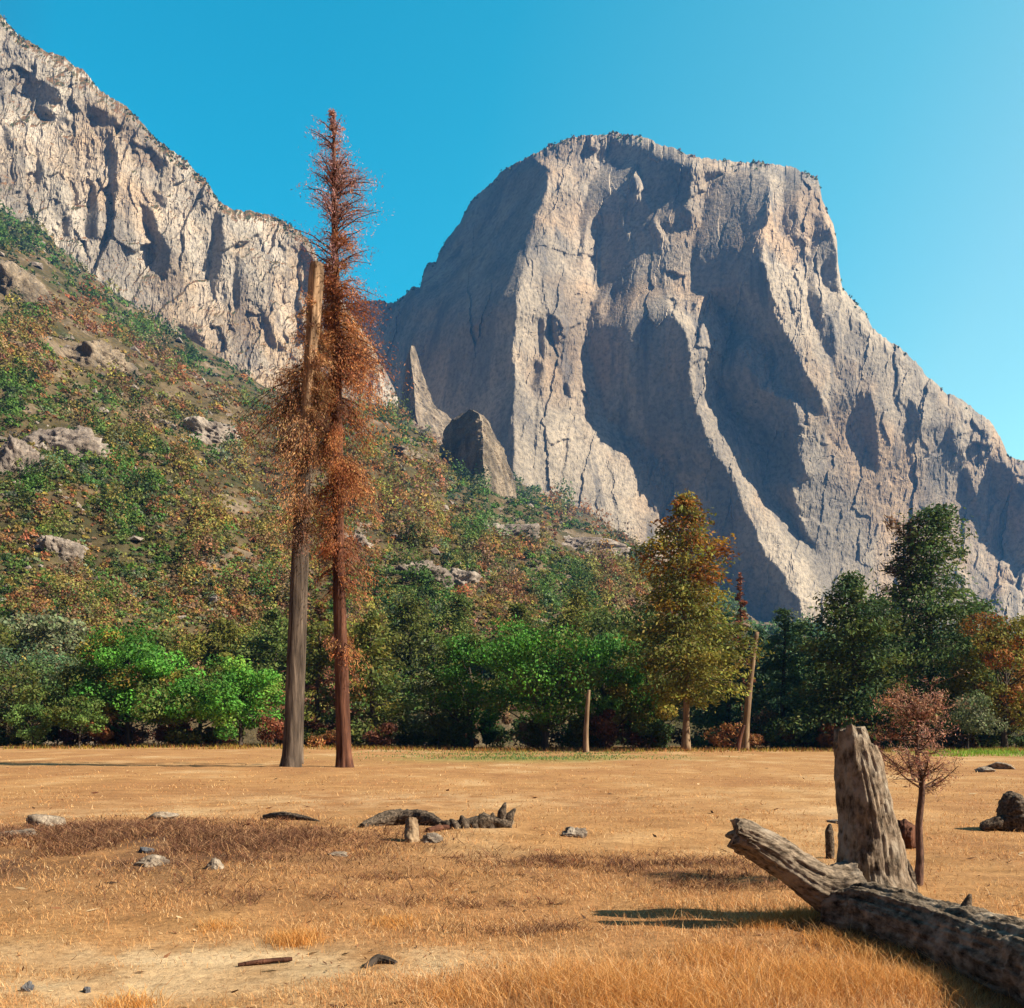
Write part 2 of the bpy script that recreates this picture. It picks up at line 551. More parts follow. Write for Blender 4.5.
LEDGES = []
SH = -1.25
LT = 1.15
EL = [
    (SH, [(240, 300), (366, 296), (405, 285), (412, 278), (430, 255), (440, 235), (465, 208), (480, 190), (500, 172), (520, 167), (533, 165), (545, 172), (548, 184), (540, 206), (535, 226), (530, 246), (522, 268), (516, 300), (513, 340), (512, 400), (512, 470), (515, 500), (500, 690), (240, 690)]),
    (-2.2, [(395, 300), (440, 235), (465, 208), (490, 180), (533, 160), (550, 172), (546, 188), (535, 210), (522, 245), (500, 300), (470, 330), (412, 330)]),
    (-2.6, [(240, 290), (405, 280), (412, 300), (408, 420), (400, 690), (240, 690)]),
    (0.12, [(545, 172), (556, 182), (548, 215), (538, 245), (526, 275), (520, 300), (516, 300), (522, 268), (535, 226), (547, 186)]),
    (-0.9, [(618, 142), (640, 137), (650, 142), (640, 150), (634, 170), (640, 195), (650, 205), (655, 225), (660, 240), (665, 270), (675, 300), (688, 330), (690, 350), (690, 385), (697, 408), (603, 420), (597, 400), (591, 375), (589, 345), (587, 325), (591, 310), (596, 295), (601, 270), (601, 240), (598, 225), (590, 215), (586, 225), (583, 260), (581, 275), (579, 240), (577, 215), (581, 205), (590, 180), (600, 165), (610, 150)]),
    (-0.5, [(690, 385), (695, 410), (702, 425), (708, 442), (715, 455), (722, 462), (733, 480), (738, 490), (745, 510), (760, 545), (775, 565), (785, 580), (800, 600), (806, 640), (820, 690), (720, 690), (705, 560), (690, 520), (675, 490), (662, 465), (642, 445), (622, 430), (606, 415), (600, 395)]),
    (0.1, [(600, 300), (612, 282), (611, 300), (606, 318), (598, 325)]),
    (-0.5, [(646, 220), (655, 240), (662, 280), (668, 320), (660, 390), (630, 390), (628, 330), (635, 270)]),
    (-0.75, [(640, 140), (680, 150), (695, 160), (700, 185), (690, 205), (690, 225), (680, 215), (668, 215), (655, 215), (648, 190), (636, 165)]),
    (-0.8, [(674, 180), (688, 175), (687, 200), (688, 222), (680, 220), (676, 200)]),
    (LT, [(692, 160), (706, 160), (708, 180), (706, 195), (697, 205), (698, 220), (690, 228), (687, 215), (688, 190), (690, 175)]),
    (-0.7, [(648, 165), (690, 165), (690, 240), (664, 232), (652, 215)]),
    (LT, [(665, 225), (672, 215), (685, 225), (690, 245), (693, 280), (692, 310), (695, 320), (703, 300), (709, 290), (716, 300), (722, 318), (727, 325), (728, 340), (722, 360), (714, 375), (718, 385), (723, 402), (740, 425), (750, 430), (762, 445), (766, 460), (763, 475), (758, 482), (765, 490), (775, 502), (785, 515), (800, 535), (815, 555), (830, 580), (835, 605), (815, 615), (805, 600), (798, 575), (790, 565), (785, 545), (765, 520), (752, 505), (742, 490), (735, 475), (722, 460), (715, 440), (705, 435), (698, 410), (692, 395), (690, 360), (690, 345), (680, 330), (672, 310), (665, 285), (660, 260)]),
    (-0.15, [(665, 225), (672, 215), (685, 225), (692, 245), (694, 280), (690, 305), (676, 312), (665, 285), (660, 260)]),
    (-0.85, [(708, 178), (720, 173), (745, 173), (768, 175), (768, 200), (768, 230), (765, 250), (766, 270), (768, 285), (772, 300), (780, 330), (790, 345), (805, 370), (815, 385), (820, 400), (822, 412), (812, 412), (800, 398), (790, 388), (780, 380), (772, 360), (762, 345), (752, 338), (744, 340), (738, 350), (755, 375), (765, 390), (778, 395), (795, 405), (800, 425), (797, 440), (800, 455), (806, 475), (795, 480), (788, 475), (795, 500), (800, 520), (812, 545), (810, 550), (790, 520), (775, 500), (762, 484), (768, 465), (766, 450), (752, 430), (735, 415), (722, 400), (715, 378), (724, 358), (728, 340), (724, 320), (710, 290), (700, 300), (692, 318), (690, 300), (692, 260), (695, 230), (705, 205), (707, 195)]),
    (0.3, [(738, 350), (744, 340), (752, 338), (762, 345), (772, 360), (780, 380), (795, 392), (778, 395), (765, 390), (755, 375)]),
    (-0.7, [(782, 170), (800, 168), (800, 200), (798, 235), (788, 240), (783, 215)]),
    (-0.6, [(812, 215), (822, 210), (830, 225), (836, 260), (840, 280), (838, 290), (825, 285), (822, 262), (815, 275), (808, 260), (812, 235)]),
    (-0.6, [(803, 245), (812, 262), (818, 285), (823, 320), (830, 350), (828, 355), (818, 340), (810, 310), (806, 275)]),
    (-0.4, [(826, 310), (836, 330), (836, 345), (840, 365), (836, 375), (828, 355)]),
    (-0.7, [(862, 400), (868, 392), (875, 410), (876, 440), (876, 475), (868, 460), (862, 430)]),
    (-0.8, [(992, 462), (1005, 462), (1020, 480), (1035, 500), (1040, 560), (1018, 565), (1008, 545), (1000, 510)]),
    (-0.5, [(958, 470), (968, 465), (978, 500), (985, 520), (975, 520), (965, 500)]),
    (-0.6, [(906, 398), (918, 405), (922, 428), (912, 432)]),
    (-0.6, [(870, 328), (880, 334), (890, 350), (885, 355)]),
    (-0.5, [(945, 430), (952, 428), (956, 450), (948, 455)]),
    (-1.2, [(548, 322), (555, 318), (560, 325), (560, 340), (551, 341)]),
    (-1.2, [(535, 362), (542, 360), (541, 380), (537, 392), (529, 390)]),
    (-1.2, [(540, 318), (545, 320), (544, 345), (541, 362), (539, 345)]),
    (-1.0, [(555, 362), (561, 365), (562, 378), (556, 374)]),
    (-1.0, [(563, 380), (570, 390), (572, 400), (566, 398)]),
    (-1.0, [(571, 363), (574, 364), (574, 375), (571, 374)]),
    (-0.9, [(535, 405), (537, 405), (535, 450), (532, 450)]),
]
APRON = [(0.72, [(505, 400), (535, 396), (570, 408), (600, 420), (640, 470), (710, 560), (710, 640), (505, 640)]),
         (0.4, [(515, 240), (590, 200), (600, 400), (505, 400)]), (0.5, [(690, 400), (770, 420), (850, 600), (800, 640)]),
         (0.45, [(820, 280), (880, 330), (960, 420), (1000, 640), (840, 640), (800, 480)])]
SIL = [(240, 330), (300, 312), (366, 300), (372, 301), (395, 303), (402, 298), (412, 288), (420, 287), (424, 268), (428, 262), (436, 262), (440, 250), (452, 232), (460, 222), (468, 205), (478, 195), (490, 183), (503, 170), (515, 163), (528, 157), (540, 152), (552, 144), (570, 138), (590, 135), (615, 133), (640, 136), (660, 144), (680, 150), (700, 157), (720, 160), (745, 162), (770, 163), (790, 166), (805, 172), (817, 178), (820, 187), (822, 200), (828, 212), (833, 222), (837, 240), (838, 262), (842, 285), (850, 298), (865, 312), (873, 328), (885, 338), (900, 347), (915, 362), (930, 378), (945, 392), (960, 398), (975, 410), (990, 422), (1000, 437), (1008, 455), (1015, 460), (1030, 460), (1080, 470), (1180, 500)]
big = cliff("mountain", M_granite, SIL, [(240, 690), (1200, 690)], 240, 1180, 110, 700, 1450, 0.62, EL, 0.13, 0.28, 0.46, 100, smooth=APRON)
tag(big, "huge domed granite monolith with sunlit pale buttresses and blue shaded walls", "mountain", kind='structure')

LEFT = [
    (-1.1, [(28, 86), (45, 79), (64, 93), (60, 99), (32, 99)]),
    (-1.1, [(35, 105), (52, 107), (52, 114), (36, 114)]),
    (-1.0, [(46, 115), (68, 112), (68, 121), (50, 123)]),
    (-1.1, [(91, 180), (97, 188), (99, 215), (97, 238), (85, 242), (83, 225), (90, 205)]),
    (-0.9, [(34, 165), (38, 148), (41, 170), (36, 188)]),
    (-0.8, [(145, 145), (160, 150), (163, 166), (150, 161)]),
    (-0.8, [(153, 190), (168, 198), (166, 209), (158, 206)]),
    (-0.9, [(140, 203), (153, 209), (161, 235), (171, 250), (166, 278), (157, 272), (155, 245), (144, 225)]),
    (-0.8, [(214, 212), (221, 208), (221, 260), (216, 300), (209, 280)]),
    (-0.8, [(180, 325), (195, 330), (202, 347), (185, 342)]),
    (-0.8, [(258, 298), (275, 328), (282, 352), (270, 342)]),
    (-0.7, [(90, 108), (116, 113), (122, 127), (100, 127)]),
    (-0.7, [(74, 55), (95, 68), (100, 85), (80, 75)]),
    (-0.7, [(0, 120), (8, 128), (10, 150), (2, 140)]),
    (-0.7, [(110, 150), (116, 150), (118, 190), (111, 195)]),
    (-0.7, [(235, 255), (241, 258), (238, 310), (232, 315)]),
    (-0.8, [(64, 215), (70, 216), (70, 236), (64, 232)]),
    (-0.8, [(300, 238), (320, 262), (322, 330), (308, 320), (304, 270)]),
]
LSIL = [(-150, -90), (-60, -30), (0, 14), (12, 28), (20, 36), (35, 45), (60, 55), (85, 72), (95, 85), (110, 97), (125, 105), (145, 125), (155, 140), (175, 152), (190, 165), (205, 180), (218, 200), (232, 208), (260, 212), (280, 218), (300, 232), (312, 245), (320, 265), (335, 290), (355, 320), (372, 345), (400, 400)]
LFOOT = [(-150, 215), (0, 300), (100, 365), (200, 430), (280, 460), (400, 470)]
lc = cliff("mountain", M_granite_left, LSIL, LFOOT, -150, 400, -100, 480, 1000, 0.6, LEFT, 0.2, 0.35, 0.42, 300, 350)
tag(lc, "pale craggy cliff band descending from the upper left above the brushy slope", "mountain", kind='structure')

# ------------------------------------------------------------------ setting: brushy hillside
EDGE = np.array([(-300, 110), (-60, 185), (0, 213), (40, 232), (75, 262), (100, 283), (140, 312), (180, 335), (220, 358), (265, 388), (300, 400), (340, 398), (372, 405), (400, 412), (430, 425), (445, 455), (512, 483), (560, 503), (600, 520), (640, 545), (690, 585), (760, 625), (1080, 655), (1400, 660)], float)
YT = np.array([(-300, 950), (280, 950), (372, 1020), (440, 1130), (512, 1220), (640, 1320), (760, 1380), (1400, 1400)], float)
HY0 = 118.0


def hill_z(x, y, detail=True):
    x = np.asarray(x, float); y = np.asarray(y, float)
    px = 512 + F * x / np.maximum(y, 1)
    e = (HZ - np.interp(px, EDGE[:, 0], EDGE[:, 1])) / F
    yt = np.interp(px, YT[:, 0], YT[:, 1])
    t = (e * yt + H) / (yt - HY0)
    z = (y - HY0) * t
    k = np.clip((y - HY0) / 90, 0, 1) * np.clip((yt * 1.02 - y) / 60, 0.25, 1)
    if detail:
        z = z + k * (9 * fbm(x / 85, y / 85, oct=3, seed=700) + 5 * fbm(x / 22, y / 30, oct=4, seed=710, ridged=True) - 2)
    return np.where(y < HY0, -1.5 + 0 * z, z - 1.5 * np.clip(1 - (y - HY0) / 25, 0, 1))


hp = np.linspace(-300, 1330, 700)
hv = np.linspace(0, 1, 420)
ytc = np.interp(hp, YT[:, 0], YT[:, 1]) * 1.02
HYg = (HY0 - 4) * ((ytc / (HY0 - 4))[None, :] ** hv[:, None])
HXg = (hp[None] - 512) / F * HYg
HZg = hill_z(HXg, HYg)
m_, t_, p_ = nodes_of("hillside_soil", 0.95, 0.1)
pos = N(t_, "ShaderNodeNewGeometry").outputs["Position"]
c_ = ramp(t_, noise(t_, pos, 0.03, 8, 0.68), [(0.36, (0.042, 0.042, 0.017)), (0.46, (0.075, 0.06, 0.028)), (0.55, (0.125, 0.088, 0.045)), (0.66, (0.22, 0.165, 0.115))])
c_ = mix(t_, 1.0, c_, ramp(t_, noise(t_, pos, 0.5, 4, 0.7), [(0.3, (0.5, 0.5, 0.5)), (0.7, (1.2, 1.2, 1.2))]), 'MULTIPLY')
t_.links.new(c_, p_.inputs["Base Color"])
bump(t_, p_, noise(t_, pos, 0.25, 6, 0.7), 0.8, 1.5)
hs = make_mesh("hill", np.stack([HXg, HYg, HZg], -1).reshape(-1, 3), [grid_faces(420, 700)], m_, None, True)
tag(hs, kind='structure')


def on_pixel(px, py):
    """where the ray through a pixel meets the bare hillside"""
    ys = np.geomspace(HY0, 1400, 1500)
    x = (px - 512) / F * ys
    z = hill_z(x, ys)
    g = z - (H + (HZ - py) / F * ys)
    i = np.argmax(g > 0)
    return np.array((x[i], ys[i], z[i]))


# ------------------------------------------------------------------ setting: meadow
gu = np.linspace(-1, 1, 760)
GX = 2600 * np.sinh(8.0 * gu) / np.sinh(8.0)
GY = np.concatenate([np.linspace(-300, 0, 12), np.linspace(1, 3.6, 12), np.geomspace(3.7, 140, 520), np.geomspace(150, 2600, 24)])
MX, MY = np.meshgrid(GX, GY)


def blob(x, y, px, py, rx, ry):
    """soft patch on the meadow, given by where it lies and its radii in metres"""
    Yc = H * F / (py - HZ); Xc = (px - 512) / F * Yc
    return np.exp(-(((x - Xc) / rx) ** 2 + ((y - Yc) / ry) ** 2))


def ground_z(x, y):
    k = np.clip((y - 2) / 4, 0, 1) * np.clip((110 - y) / 10, 0, 1)
    z = 0.05 * fbm(x / 3.5, y / 3.5, oct=3, seed=800) + 0.03 * fbm(x / 0.5, y / 0.5, oct=3, seed=803)
    z = z + 0.18 * blob(x, y, 110, 850, 3.2, 3.5) + 0.10 * blob(x, y, 460, 838, 2.0, 1.6) + 0.12 * blob(x, y, 880, 925, 0.9, 0.5)
    z = z + 0.35 * np.clip((y - 55) / 40, 0, 1) * np.clip(-x / 20, 0, 1)
    return k * z


MZ = ground_z(MX, MY)
n1 = fbm(MX / 2.2, MY / 4.5, oct=5, seed=820); n2 = fbm(MX / 0.45, MY / 0.7, oct=4, seed=830)
n3 = fbm(MX / 9, MY / 14, oct=3, seed=840)
GC = np.empty(MX.shape + (3,))
A0 = np.array((0.37, 0.205, 0.084)); A1 = np.array((0.28, 0.14, 0.058)); A2 = np.array((0.47, 0.33, 0.19))
f1 = np.clip(0.5 + 0.9 * n1 + 0.35 * n2, 0, 1)[..., None]
GC[:] = A1 + (A0 - A1) * f1
pale = np.clip(0.55 * blob(MX, MY, 330, 968, 1.4, 0.55) + 0.9 * blob(MX, MY, 180, 955, 1.3, 0.35) + 0.8 * blob(MX, MY, 70, 990, 1.0, 0.3) + 0.8 * blob(MX, MY, 430, 975, 0.8, 0.25) + 0.5 * blob(MX, MY, 840, 815, 1.6, 1.5)
               + 0.45 * blob(MX, MY, 60, 815, 4, 2.0) + 1.1 * np.clip(n1 - 0.12, 0, 1) + 0.5 * blob(MX, MY, 380, 800, 6, 3), 0, 1) * np.clip(0.65 + 1.2 * n2 + 0.6 * n1, 0, 1)
GC += (A2 - GC) * pale[..., None]
redb = np.clip(0.7 * blob(MX, MY, 620, 868, 1.9, 1.3) + 0.5 * blob(MX, MY, 740, 880, 1.1, 0.8) + 0.6 * blob(MX, MY, 300, 900, 1.8, 0.6), 0, 1) * np.clip(0.7 + n1 + 0.8 * n2, 0, 1)
GC += (np.array((0.15, 0.062, 0.03)) - GC) * redb[..., None]
brn = np.clip(1.5 * blob(MX, MY, 110, 852, 3.0, 3.2), 0, 1) * np.clip(0.8 + n1 + n2, 0, 1)
GC += (np.array((0.085, 0.042, 0.025)) - GC) * brn[..., None]
grn = np.clip(blob(MX, MY, 525, 758, 9, 8) * np.clip(0.9 + 1.5 * n3 + n1, 0, 1) + 0.9 * blob(MX, MY, 980, 752.5, 8, 10) + 0.8 * np.clip((MY - 82) / 20, 0, 1) * np.clip(0.3 + 1.5 * n3, 0, 1), 0, 1)
GC += (np.array((0.13, 0.15, 0.035)) - GC) * grn[..., None]
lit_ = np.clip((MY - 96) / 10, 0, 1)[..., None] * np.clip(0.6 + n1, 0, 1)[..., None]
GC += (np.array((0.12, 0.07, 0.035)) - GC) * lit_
m_, t_, p_ = nodes_of("dry_meadow_soil", 0.95, 0.1)
pos = N(t_, "ShaderNodeNewGeometry").outputs["Position"]
a_ = N(t_, "ShaderNodeAttribute", attribute_name="col")
nf = noise(t_, pos, 14, 8, 0.75)
c_ = mix(t_, 1.0, a_.outputs[0], ramp(t_, nf, [(0.28, (0.45, 0.4, 0.36)), (0.5, (1, 1, 1)), (0.72, (1.35, 1.32, 1.25))]), 'MULTIPLY')
c_ = mix(t_, 1.0, c_, ramp(t_, noise(t_, pos, 1.1, 6, 0.7, (0.5, 1.6, 1)), [(0.3, (0.72, 0.68, 0.62)), (0.6, (1.1, 1.1, 1.1))]), 'MULTIPLY')
t_.links.new(c_, p_.inputs["Base Color"])
bump(t_, p_, nf, 0.9, 0.03)
gr = make_mesh("ground", np.stack([MX, MY, MZ], -1).reshape(-1, 3), [grid_faces(*MX.shape)], m_, GC.reshape(-1, 3), True)
tag(gr, kind='structure')


def gz(x, y):
    return float(ground_z(np.array([x]), np.array([y]))[0])


def at(px, Y):
    return (px - 512) / F * Y


def dep(py):
    return H * F / (py - HZ)


def height(py, Y):
    return H + (HZ - py) / F * Y


# ------------------------------------------------------------------ rocks
def crag(name, levels, Y, thick, mat, label, cat, seed, amp, cols=120, nrow=150):
    """free standing rock: levels = (py, left px, arete px, right px); wedge section with its sharp edge towards the viewer"""
    lv = np.array(sorted(levels, key=lambda q: -q[0]), float)
    pys = np.linspace(lv[0, 0], lv[-1, 0], nrow)
    o = lv[::-1]
    L = np.interp(pys, o[:, 0], o[:, 1]); A = np.interp(pys, o[:, 0], o[:, 2]); Rr = np.interp(pys, o[:, 0], o[:, 3])
    k = Y / F
    rows = []
    th = np.linspace(0, 1, cols, endpoint=False)
    for i, py in enumerate(pys):
        wd = (Rr[i] - L[i]) * k
        dp = wd * thick
        kp = np.array([((L[i] - 512) * k, 0), ((A[i] - 512) * k, -dp * 0.75), ((Rr[i] - 512) * k, -dp * 0.1), ((Rr[i] - 512) * k - wd * 0.2, dp * 0.7), ((L[i] - 512) * k + wd * 0.2, dp * 0.6)])
        kp = np.vstack([kp, kp[:1]])
        t = th * 5
        j = t.astype(int); f_ = (t - j)[:, None]
        q = kp[j] * (1 - f_) + kp[j + 1] * f_
        rows.append(np.column_stack([q[:, 0], Y + q[:, 1], np.full(cols, height(py, Y))]))
    V = np.array(rows)
    c = V.mean(1, keepdims=True)
    d = V - c
    d /= np.linalg.norm(d, axis=2, keepdims=True) + 1e-6
    n = fbm(V[..., 0] / (amp * 6), V[..., 1] / (amp * 6) + V[..., 2] / (amp * 14), V[..., 2] / (amp * 9), oct=6, seed=seed, ridged=True, gain=0.62)
    n = n * 1.3 + 0.5 * fbm(V[..., 0] / (amp * 1.2), V[..., 1] / (amp * 1.2), V[..., 2] / (amp * 2.2), oct=4, seed=seed + 9)
    fade = np.clip((np.linalg.norm(V - c, axis=2)) / (amp * 4), 0, 1)
    V = V + d * (n * amp * fade)[..., None]
    V[..., 2] += amp * 0.4 * fbm(V[..., 0] / (amp * 2), V[..., 1] / (amp * 2), oct=3, seed=seed + 5)
    ob = V.reshape(-1, 3)
    nv = len(ob)
    ob = np.vstack([ob, V[-1].mean(0)])
    a = np.arange(cols); b = (a + 1) % cols
    base = np.array((V[0, :, 0].mean(), Y, V[0, :, 2].mean()))
    m = make_mesh(name, ob - base, [grid_faces(nrow, cols, True), np.stack([a + (nrow - 1) * cols, b + (nrow - 1) * cols, np.full(cols, nv)], 1)], mat, None, False)
    m.location = base
    tag(m, label, cat)
    return m


crag("rock_spire", [(346, 411, 412, 414), (355, 408, 411, 417), (372, 406, 413, 421), (392, 404, 416, 428), (410, 403, 418, 438), (425, 402, 420, 455), (450, 398, 425, 470), (500, 390, 425, 490)],
     1060, 1.1, M_crag, "slender pointed rock spire rising from the slope before the shaded monolith wall", "rock", 51, 3.4)
crag("rock_tower", [(414, 462, 470, 476), (420, 455, 478, 484), (432, 448, 482, 490), (450, 444, 484, 500), (470, 439, 484, 509), (490, 433, 486, 514), (510, 430, 490, 515), (530, 428, 493, 512), (560, 425, 494, 512)],
     700, 0.95, M_crag, "blunt rock tower with a dark left face and sunlit right edge on the slope", "rock", 52, 2.9)


def boulder(name, loc, dims, mat, label, cat, seed, rot=0.0, group=None, n=40, rough=0.35, sink=0.3):
    u = np.linspace(0, math.pi, n // 2 + 1)[:, None]; v = np.linspace(0, 2 * math.pi, n, endpoint=False)[None]
    X = np.sin(u) * np.cos(v); Y = np.sin(u) * np.sin(v); Z = np.cos(u) + 0 * v
    r = 1 + rough * fbm(X * 1.3 + seed, Y * 1.3, Z * 1.3, oct=4, seed=seed, ridged=True)
    r0 = 0.16 * fbm(X * 4 + seed, Y * 4, Z * 4, oct=4, seed=seed + 7, ridged=True, gain=0.6)
    # planar breaks
    for q in rand_dirs(7, np.random.default_rng(seed)):
        d = (X * q[0] + Y * q[1] + Z * q[2])
        r = np.where(d * r > 0.72, 0.72 / np.maximum(d, 1e-3), r)
    r = r + r0 * (rough / 0.5)
    V = np.stack([X * r * dims[0] / 2, Y * r * dims[1] / 2, Z * r * dims[2] / 2], -1).reshape(-1, 3)
    V[:, 2] += dims[2] * (0.5 - sink)
    o = make_mesh(name, V, [grid_faces(n // 2 + 1, n, True)], mat, None, True)
    o.location = loc; o.rotation_euler.z = rot
    tag(o, label, cat, group)
    return o


OUT = [  # px, py of centre, width px, height px, label
    (12, 448, 58, 62, "big pale rock outcrop at the left edge of the brushy slope"),
    (62, 435, 78, 46, "broad tan rock outcrop just right of the edge outcrop on the slope"),
    (60, 543, 38, 36, "small whitish outcrop ringed by shrubs on the lower slope"),
    (207, 428, 48, 26, "grey pink outcrop in the middle of the brushy slope"),
    (352, 538, 30, 18, "white rock showing through behind the reddish dead tree"),
    (415, 565, 60, 30, "wide pale slab at the upper end of the bare scree streak"),
    (452, 580, 46, 22, "pale slab at the lower end of the bare scree streak"),
    (505, 530, 60, 22, "pinkish rock band below the blunt rock tower"),
    (575, 540, 66, 22, "pale ledge under the foot of the bright buttress"),
    (205, 635, 50, 16, "orange brown flat rock above the bright green bushes"),
    (92, 345, 60, 40, "purplish brown broken crag under the left cliff"),
    (20, 280, 60, 50, "weathered brown crag near the top of the slope at the left edge"),
    (410, 455, 44, 16, "rusty red slanting ledge left of the blunt rock tower"),
]
for i, (px, py, wp, hp_, lab) in enumerate(OUT):
    q = on_pixel(px, py + hp_ * 0.35)
    k = q[1] / F
    mt = M_crag if i in (9, 10, 11, 12) else M_outcrop
    boulder("rock_outcrop", (q[0], q[1] + wp * k * 0.25, q[2] - hp_ * k * 0.15), (wp * k * 1.15, wp * k * 0.9, hp_ * k * 1.25), mt, lab, "rock", 60 + i, 0.4 * i, "rock outcrops on the slope", n=110, rough=0.6, sink=0.42)

# broken rock lying on the slope (nobody could count it)
rb = MB()
nq = 5200
px = rng.uniform(-100, 1000, nq); e_ = np.interp(px, EDGE[:, 0], EDGE[:, 1])
py = e_ + 4 + (690 - e_) * rng.uniform(0, 1, nq)
cl_ = fbm(px / 40, py / 24, oct=4, seed=940)
pr = np.clip(2.2 * (cl_ - 0.12), 0, 1) + 0.9 * np.exp(-((py - 545 - (px - 400) * 0.42) / 9) ** 2) * (px > 370) * (px < 500) + 0.5 * np.clip(1 - np.abs((py - e_) - 75) / 60, 0, 1) * np.clip((260 - px) / 80, 0, 1)
for (cx, cy, wp, hp_, _) in OUT:
    pr = np.maximum(pr, 0.9 * np.exp(-(((px - cx) / (wp * 0.9)) ** 2 + ((py - cy) / (hp_ * 1.0)) ** 2)))
k_ = rng.uniform(size=nq) < pr
px, py = px[k_], py[k_]
ytp = np.interp(px, YT[:, 0], YT[:, 1]); et = (HZ - np.interp(px, EDGE[:, 0], EDGE[:, 1])) / F; tt = (et * ytp + H) / (ytp - HY0)
yy = np.clip((HY0 * tt + H) / np.maximum(tt - (HZ - py) / F, 1e-3), HY0 + 3, ytp)
xx = (px - 512) / F * yy
zz = hill_z(xx, yy)
ICO = np.array([(0, 0, 1), (0.9, 0, 0.3), (0.28, 0.85, 0.35), (-0.72, 0.53, 0.3), (-0.72, -0.53, 0.32), (0.28, -0.85, 0.3), (0.7, 0.5, -0.5), (-0.28, 0.85, -0.5), (-0.9, 0, -0.5), (-0.28, -0.85, -0.5), (0.72, -0.52, -0.5)])
IF = np.array([(0, 1, 2), (0, 2, 3), (0, 3, 4), (0, 4, 5), (0, 5, 1), (1, 6, 2), (2, 7, 3), (3, 8, 4), (4, 9, 5), (5, 10, 1), (2, 6, 7), (3, 7, 8), (4, 8, 9), (5, 9, 10), (1, 10, 6)])
nq = len(px)
sz = rng.lognormal(0.75, 0.5, nq).clip(0.8, 7) * yy / F
VR = ICO[None] * (1 + 0.45 * rng.uniform(-1, 1, (nq, 11, 1))) * (sz[:, None, None] * rng.uniform(0.6, 1.4, (nq, 1, 3)) * np.array((1.2, 1, 0.8))) + np.stack([xx, yy, zz + 0.15 * sz], 1)[:, None]
FR = (np.arange(nq)[:, None, None] * 11 + IF[None]).reshape(-1, 3)
tag(make_mesh("rubble", VR.reshape(-1, 3), [FR], M_outcrop, None, False), "broken pale rock lying among the hillside brush", "rubble", kind='stuff')

# ------------------------------------------------------------------ hillside brush: nobody could count it
GREEN, OLIVE, YOLIVE = lin(84, 110, 50), lin(112, 110, 56), lin(140, 126, 64)
RUST, BROWN, GREYG, DKG = lin(146, 102, 64), lin(132, 106, 80), lin(108, 116, 88), lin(58, 72, 44)
PAL = np.array([GREEN, OLIVE, YOLIVE, RUST, BROWN, GREYG, DKG]) * 1.18


def bare(px, py):
    b = np.zeros(px.shape)
    for (cx, cy, wp, hp_, _) in OUT:
        b = np.maximum(b, np.exp(-(((px - cx) / (wp * 0.55)) ** 4 + ((py - cy) / (hp_ * 0.55)) ** 4)))
    return b


bm_ = MB()
n_sh = 92000
px = rng.uniform(-120, 1120, n_sh); py0 = rng.uniform(0, 1, n_sh)
e_ = np.interp(px, EDGE[:, 0], EDGE[:, 1])
py = e_ + 2 + (708 - e_) * py0 ** 0.9
ytp = np.interp(px, YT[:, 0], YT[:, 1])
et = (HZ - e_) / F; tt = (et * ytp + H) / (ytp - HY0)
yy = np.clip((HY0 * tt + H) / np.maximum(tt - (HZ - py) / F, 1e-3), HY0 + 3, ytp * 1.01)
xx = (px - 512) / F * yy
zz = hill_z(xx, yy)
pyr = HZ - (zz - H) / yy * F
dens = np.clip(1.0 + 1.5 * fbm(px / 55, py / 34, oct=4, seed=900), 0.5, 1)
rocky = np.clip(1 - np.abs((py - e_) - 75) / 70, 0, 1) * np.clip((280 - px) / 100, 0, 1)
dens *= (1 - 0.55 * rocky)
keep = (rng.uniform(size=n_sh) < dens) & (rng.uniform(size=n_sh) > bare(px, pyr) * 0.85)
px, py, xx, yy, zz = px[keep], py[keep], xx[keep], yy[keep], zz[keep]
zone = 2.2 * fbm(px / 70, py / 40, oct=4, seed=910)
W = np.stack([0.6 + 2.2 * zone, 0.9 + 0 * zone, 0.55 - 1.0 * zone, 0.42 - 1.3 * zone, 0.45 - 1.2 * zone, 0.3 + 0 * zone, 0.35 + zone], 1)
strip = np.exp(-((py - np.interp(px, EDGE[:, 0], EDGE[:, 1]) - 16) / 22) ** 2) * ((px < 290) | (px > 500))
W[:, 0] += 3 * strip; W[:, 6] += 1.5 * strip
W = np.clip(W, 0.02, None); W /= W.sum(1, keepdims=True)
pick = (rng.uniform(size=(len(px), 1)) > np.cumsum(W, 1)).sum(1).clip(0, 6)
rpx = (2.3 * np.exp(rng.normal(0.5, 0.42, len(px)))).clip(1.8, 12) * (0.9 + 0.6 * np.clip(fbm(px / 30, py / 22, oct=3, seed=905) * 2, -0.5, 1))
kk = yy / F
nl = (4.0 * rpx ** 1.3).astype(int)
ids = np.repeat(np.arange(len(px)), nl)
d = rand_dirs(len(ids)); d[:, 2] = np.abs(d[:, 2])
rad = rng.uniform(0.55, 1.0, len(ids)) ** 0.7
rw = (rpx * kk)[ids] * rad
P = np.stack([xx[ids] + d[:, 0] * rw, yy[ids] + d[:, 1] * rw, zz[ids] + (0.25 + d[:, 2]) * rw * (rng.uniform(0.7, 1.3, len(px)) * np.where(rpx > 7.5, 1.7, 1))[ids] - 0.1 * rw], 1)
colr = PAL[pick][ids] * rng.uniform(0.55, 1.45, (len(px), 1))[ids] * rng.uniform(0.82, 1.18, (len(ids), 1)) * (1 + 0.06 * rng.normal(size=(len(ids), 3))) * (1 + 0.10 * rng.normal(size=(len(px), 3)))[ids]
leaves(bm_, P, 1.35 * kk[ids] * rng.uniform(0.7, 1.3, len(ids)), np.clip(colr, 0.004, 1), 0.7, nrm=d)
